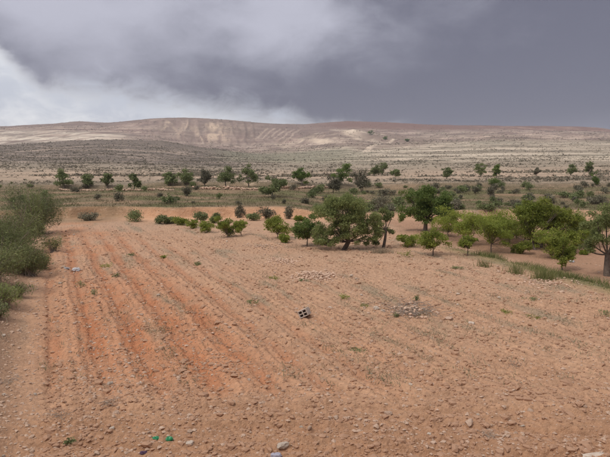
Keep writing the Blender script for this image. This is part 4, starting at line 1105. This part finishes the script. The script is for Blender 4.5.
# ------------------------------------------------------------------ hollow block
def hollow_block():
    cols = [0, .03, .135, .165, .27, .30]; rows = [0, .03, .10, .13, .20, .23][:6]; D = 0.40
    V, Fc, idx = [], [], {}
    def vtx(i, j, k):
        if (i, j, k) not in idx:
            idx[(i, j, k)] = len(V); V.append((cols[i] - .15, (0, D)[k], rows[j]))
        return idx[(i, j, k)]
    hole = lambda i, j: 0 <= i < 5 and 0 <= j < 5 and i in (1, 3) and j in (1, 3)
    solid = lambda i, j: 0 <= i < 5 and 0 <= j < 5 and not hole(i, j)
    for i in range(5):
        for j in range(5):
            if not solid(i, j): continue
            Fc.append([vtx(i, j, 0), vtx(i + 1, j, 0), vtx(i + 1, j + 1, 0), vtx(i, j + 1, 0)])
            Fc.append([vtx(i, j, 1), vtx(i, j + 1, 1), vtx(i + 1, j + 1, 1), vtx(i + 1, j, 1)])
            for di, dj, a, b in ((-1, 0, (i, j), (i, j + 1)), (1, 0, (i + 1, j + 1), (i + 1, j)), (0, -1, (i + 1, j), (i, j)), (0, 1, (i, j + 1), (i + 1, j + 1))):
                if not solid(i + di, j + dj):
                    Fc.append([vtx(*a, 0), vtx(*b, 0), vtx(*b, 1), vtx(*a, 1)])
    return np.array(V), np.array(Fc)
V, Fc = hollow_block()
M['block'] = plain_mat('cement', (0.50, 0.43, 0.37), (0.36, 0.28, 0.22), 7.0, 0.95, 0.006)
X, Y, Z = ray(304.5, 319.5)
o = link('hollow_block', make_mesh('hollow_block', V * 1.06, Fc, M['block'])); o.location = (X, Y, gz(X, Y)[0] + .045)
o.rotation_euler = (math.radians(-6), math.radians(-27), math.radians(-10))
md = o.modifiers.new('bevel', 'BEVEL'); md.width = 0.006; md.segments = 1
tag(o, 'tilted pale hollow cement block with four holes lying in the field', 'building block')

# ------------------------------------------------------------------ litter
def crumple(name, px, b, w, h, mat, label, cat, seed, flat=0.5):
    r = np.random.default_rng(seed); X, Y, Z = ray(px, b); u = Y / F
    V, Fc = ico(3)
    nn = np.stack([noise2(V[:, 0] * 2.1 + V[:, 2], V[:, 1] * 2.1, seed), noise2(V[:, 1] * 2.3, V[:, 2] * 2.3 + V[:, 0], seed + 1), noise2(V[:, 2] * 2.2, V[:, 0] * 2.2 - V[:, 1], seed + 2)], 1)
    V = V * (1 + 0.35 * nn[:, :1] - 0.5 * np.abs(nn[:, 1:2])) + nn * 0.22
    V = V * np.array([w * u * .5, max(w * u * .35, .03), h * u * .5 * flat * 2])
    V[:, 2] += h * u * .35
    return tag(link(name, make_mesh(name, V, Fc, mat, False), None, (X, Y, gz(X, Y)[0])), label, cat)
M['green_plastic'] = plain_mat('green_plastic', (0.03, 0.26, 0.10), (0.06, 0.38, 0.17), 9.0, 0.35, 0.0, 0.15, False, 0.5)
M['white_plastic'] = plain_mat('white_plastic', (0.62, 0.61, 0.62), (0.50, 0.49, 0.50), 9.0, 0.45, 0.0, 0.15, False, 0.4)
M['lilac_plastic'] = plain_mat('lilac_plastic', (0.42, 0.40, 0.47), (0.34, 0.32, 0.38), 9.0, 0.5, 0.0, 0.1, False, 0.4)
M['purple_rag'] = plain_mat('purple_rag', (0.075, 0.04, 0.075), (0.13, 0.08, 0.12), 12.0, 0.95)
crumple('plastic_scrap', 169.5, 441, 8.5, 6.5, M['green_plastic'], 'crumpled bright green plastic scrap near the bottom of the field', 'litter', 5)
crumple('plastic_scrap', 156, 438.5, 9, 3, M['green_plastic'], 'thin green plastic strip left of the crumpled green scrap', 'litter', 8)
crumple('plastic_scrap', 275.5, 459, 12, 6, M['lilac_plastic'], 'pale lilac plastic scrap at the bottom edge of the photo', 'litter', 12)
crumple('rag', 143, 454, 8, 3.5, M['purple_rag'], 'dark purple rag at the bottom edge left of the lilac scrap', 'litter', 15)
crumple('plastic_bag', 76, 270, 9, 5, M['white_plastic'], 'white crumpled plastic bag beside the left shrubs', 'litter', 21)
crumple('plastic_bag', 66.5, 269, 6, 3, M['white_plastic'], 'smaller white plastic piece left of the crumpled bag', 'litter', 25)
crumple('plastic_bag', 571.5, 263, 6, 2.5, M['white_plastic'], 'small white plastic piece on the orchard ground behind the slender tree', 'litter', 28)
# weathered flat stone slab at the bottom right
X, Y, Z = ray(598, 455)
o = put_stone('stone', 598, 456, 0.62, 'flat grey weathered stone at the bottom right corner', 'stone', None, False, 0.35, 0.1, 3)
o.data = white_meshes[3]; o.scale = (0.42, 0.16, 0.09)

# ------------------------------------------------------------------ haze
hm, nt, out = new_mat('haze')
pv = nd(nt, 'ShaderNodeVolumePrincipled'); pv.inputs['Density'].default_value = 0.00012
pv.inputs['Color'].default_value = (0.86, 0.86, 0.96, 1)
nt.links.new(pv.outputs[0], out.inputs['Volume'])
hx0, hx1, hy0, hy1, hz0, hz1 = -5200, 5200, -60, 4400, -14, 230
hv = np.array([(x, y, z) for x in (hx0, hx1) for y in (hy0, hy1) for z in (hz0, hz1)], float)
hf = np.array([(0, 1, 3, 2), (4, 6, 7, 5), (0, 4, 5, 1), (2, 3, 7, 6), (0, 2, 6, 4), (1, 5, 7, 3)])
tag(link('haze', make_mesh('haze', hv, hf, hm)), 'thin bluish haze over the valley and hills', 'haze', kind='stuff')
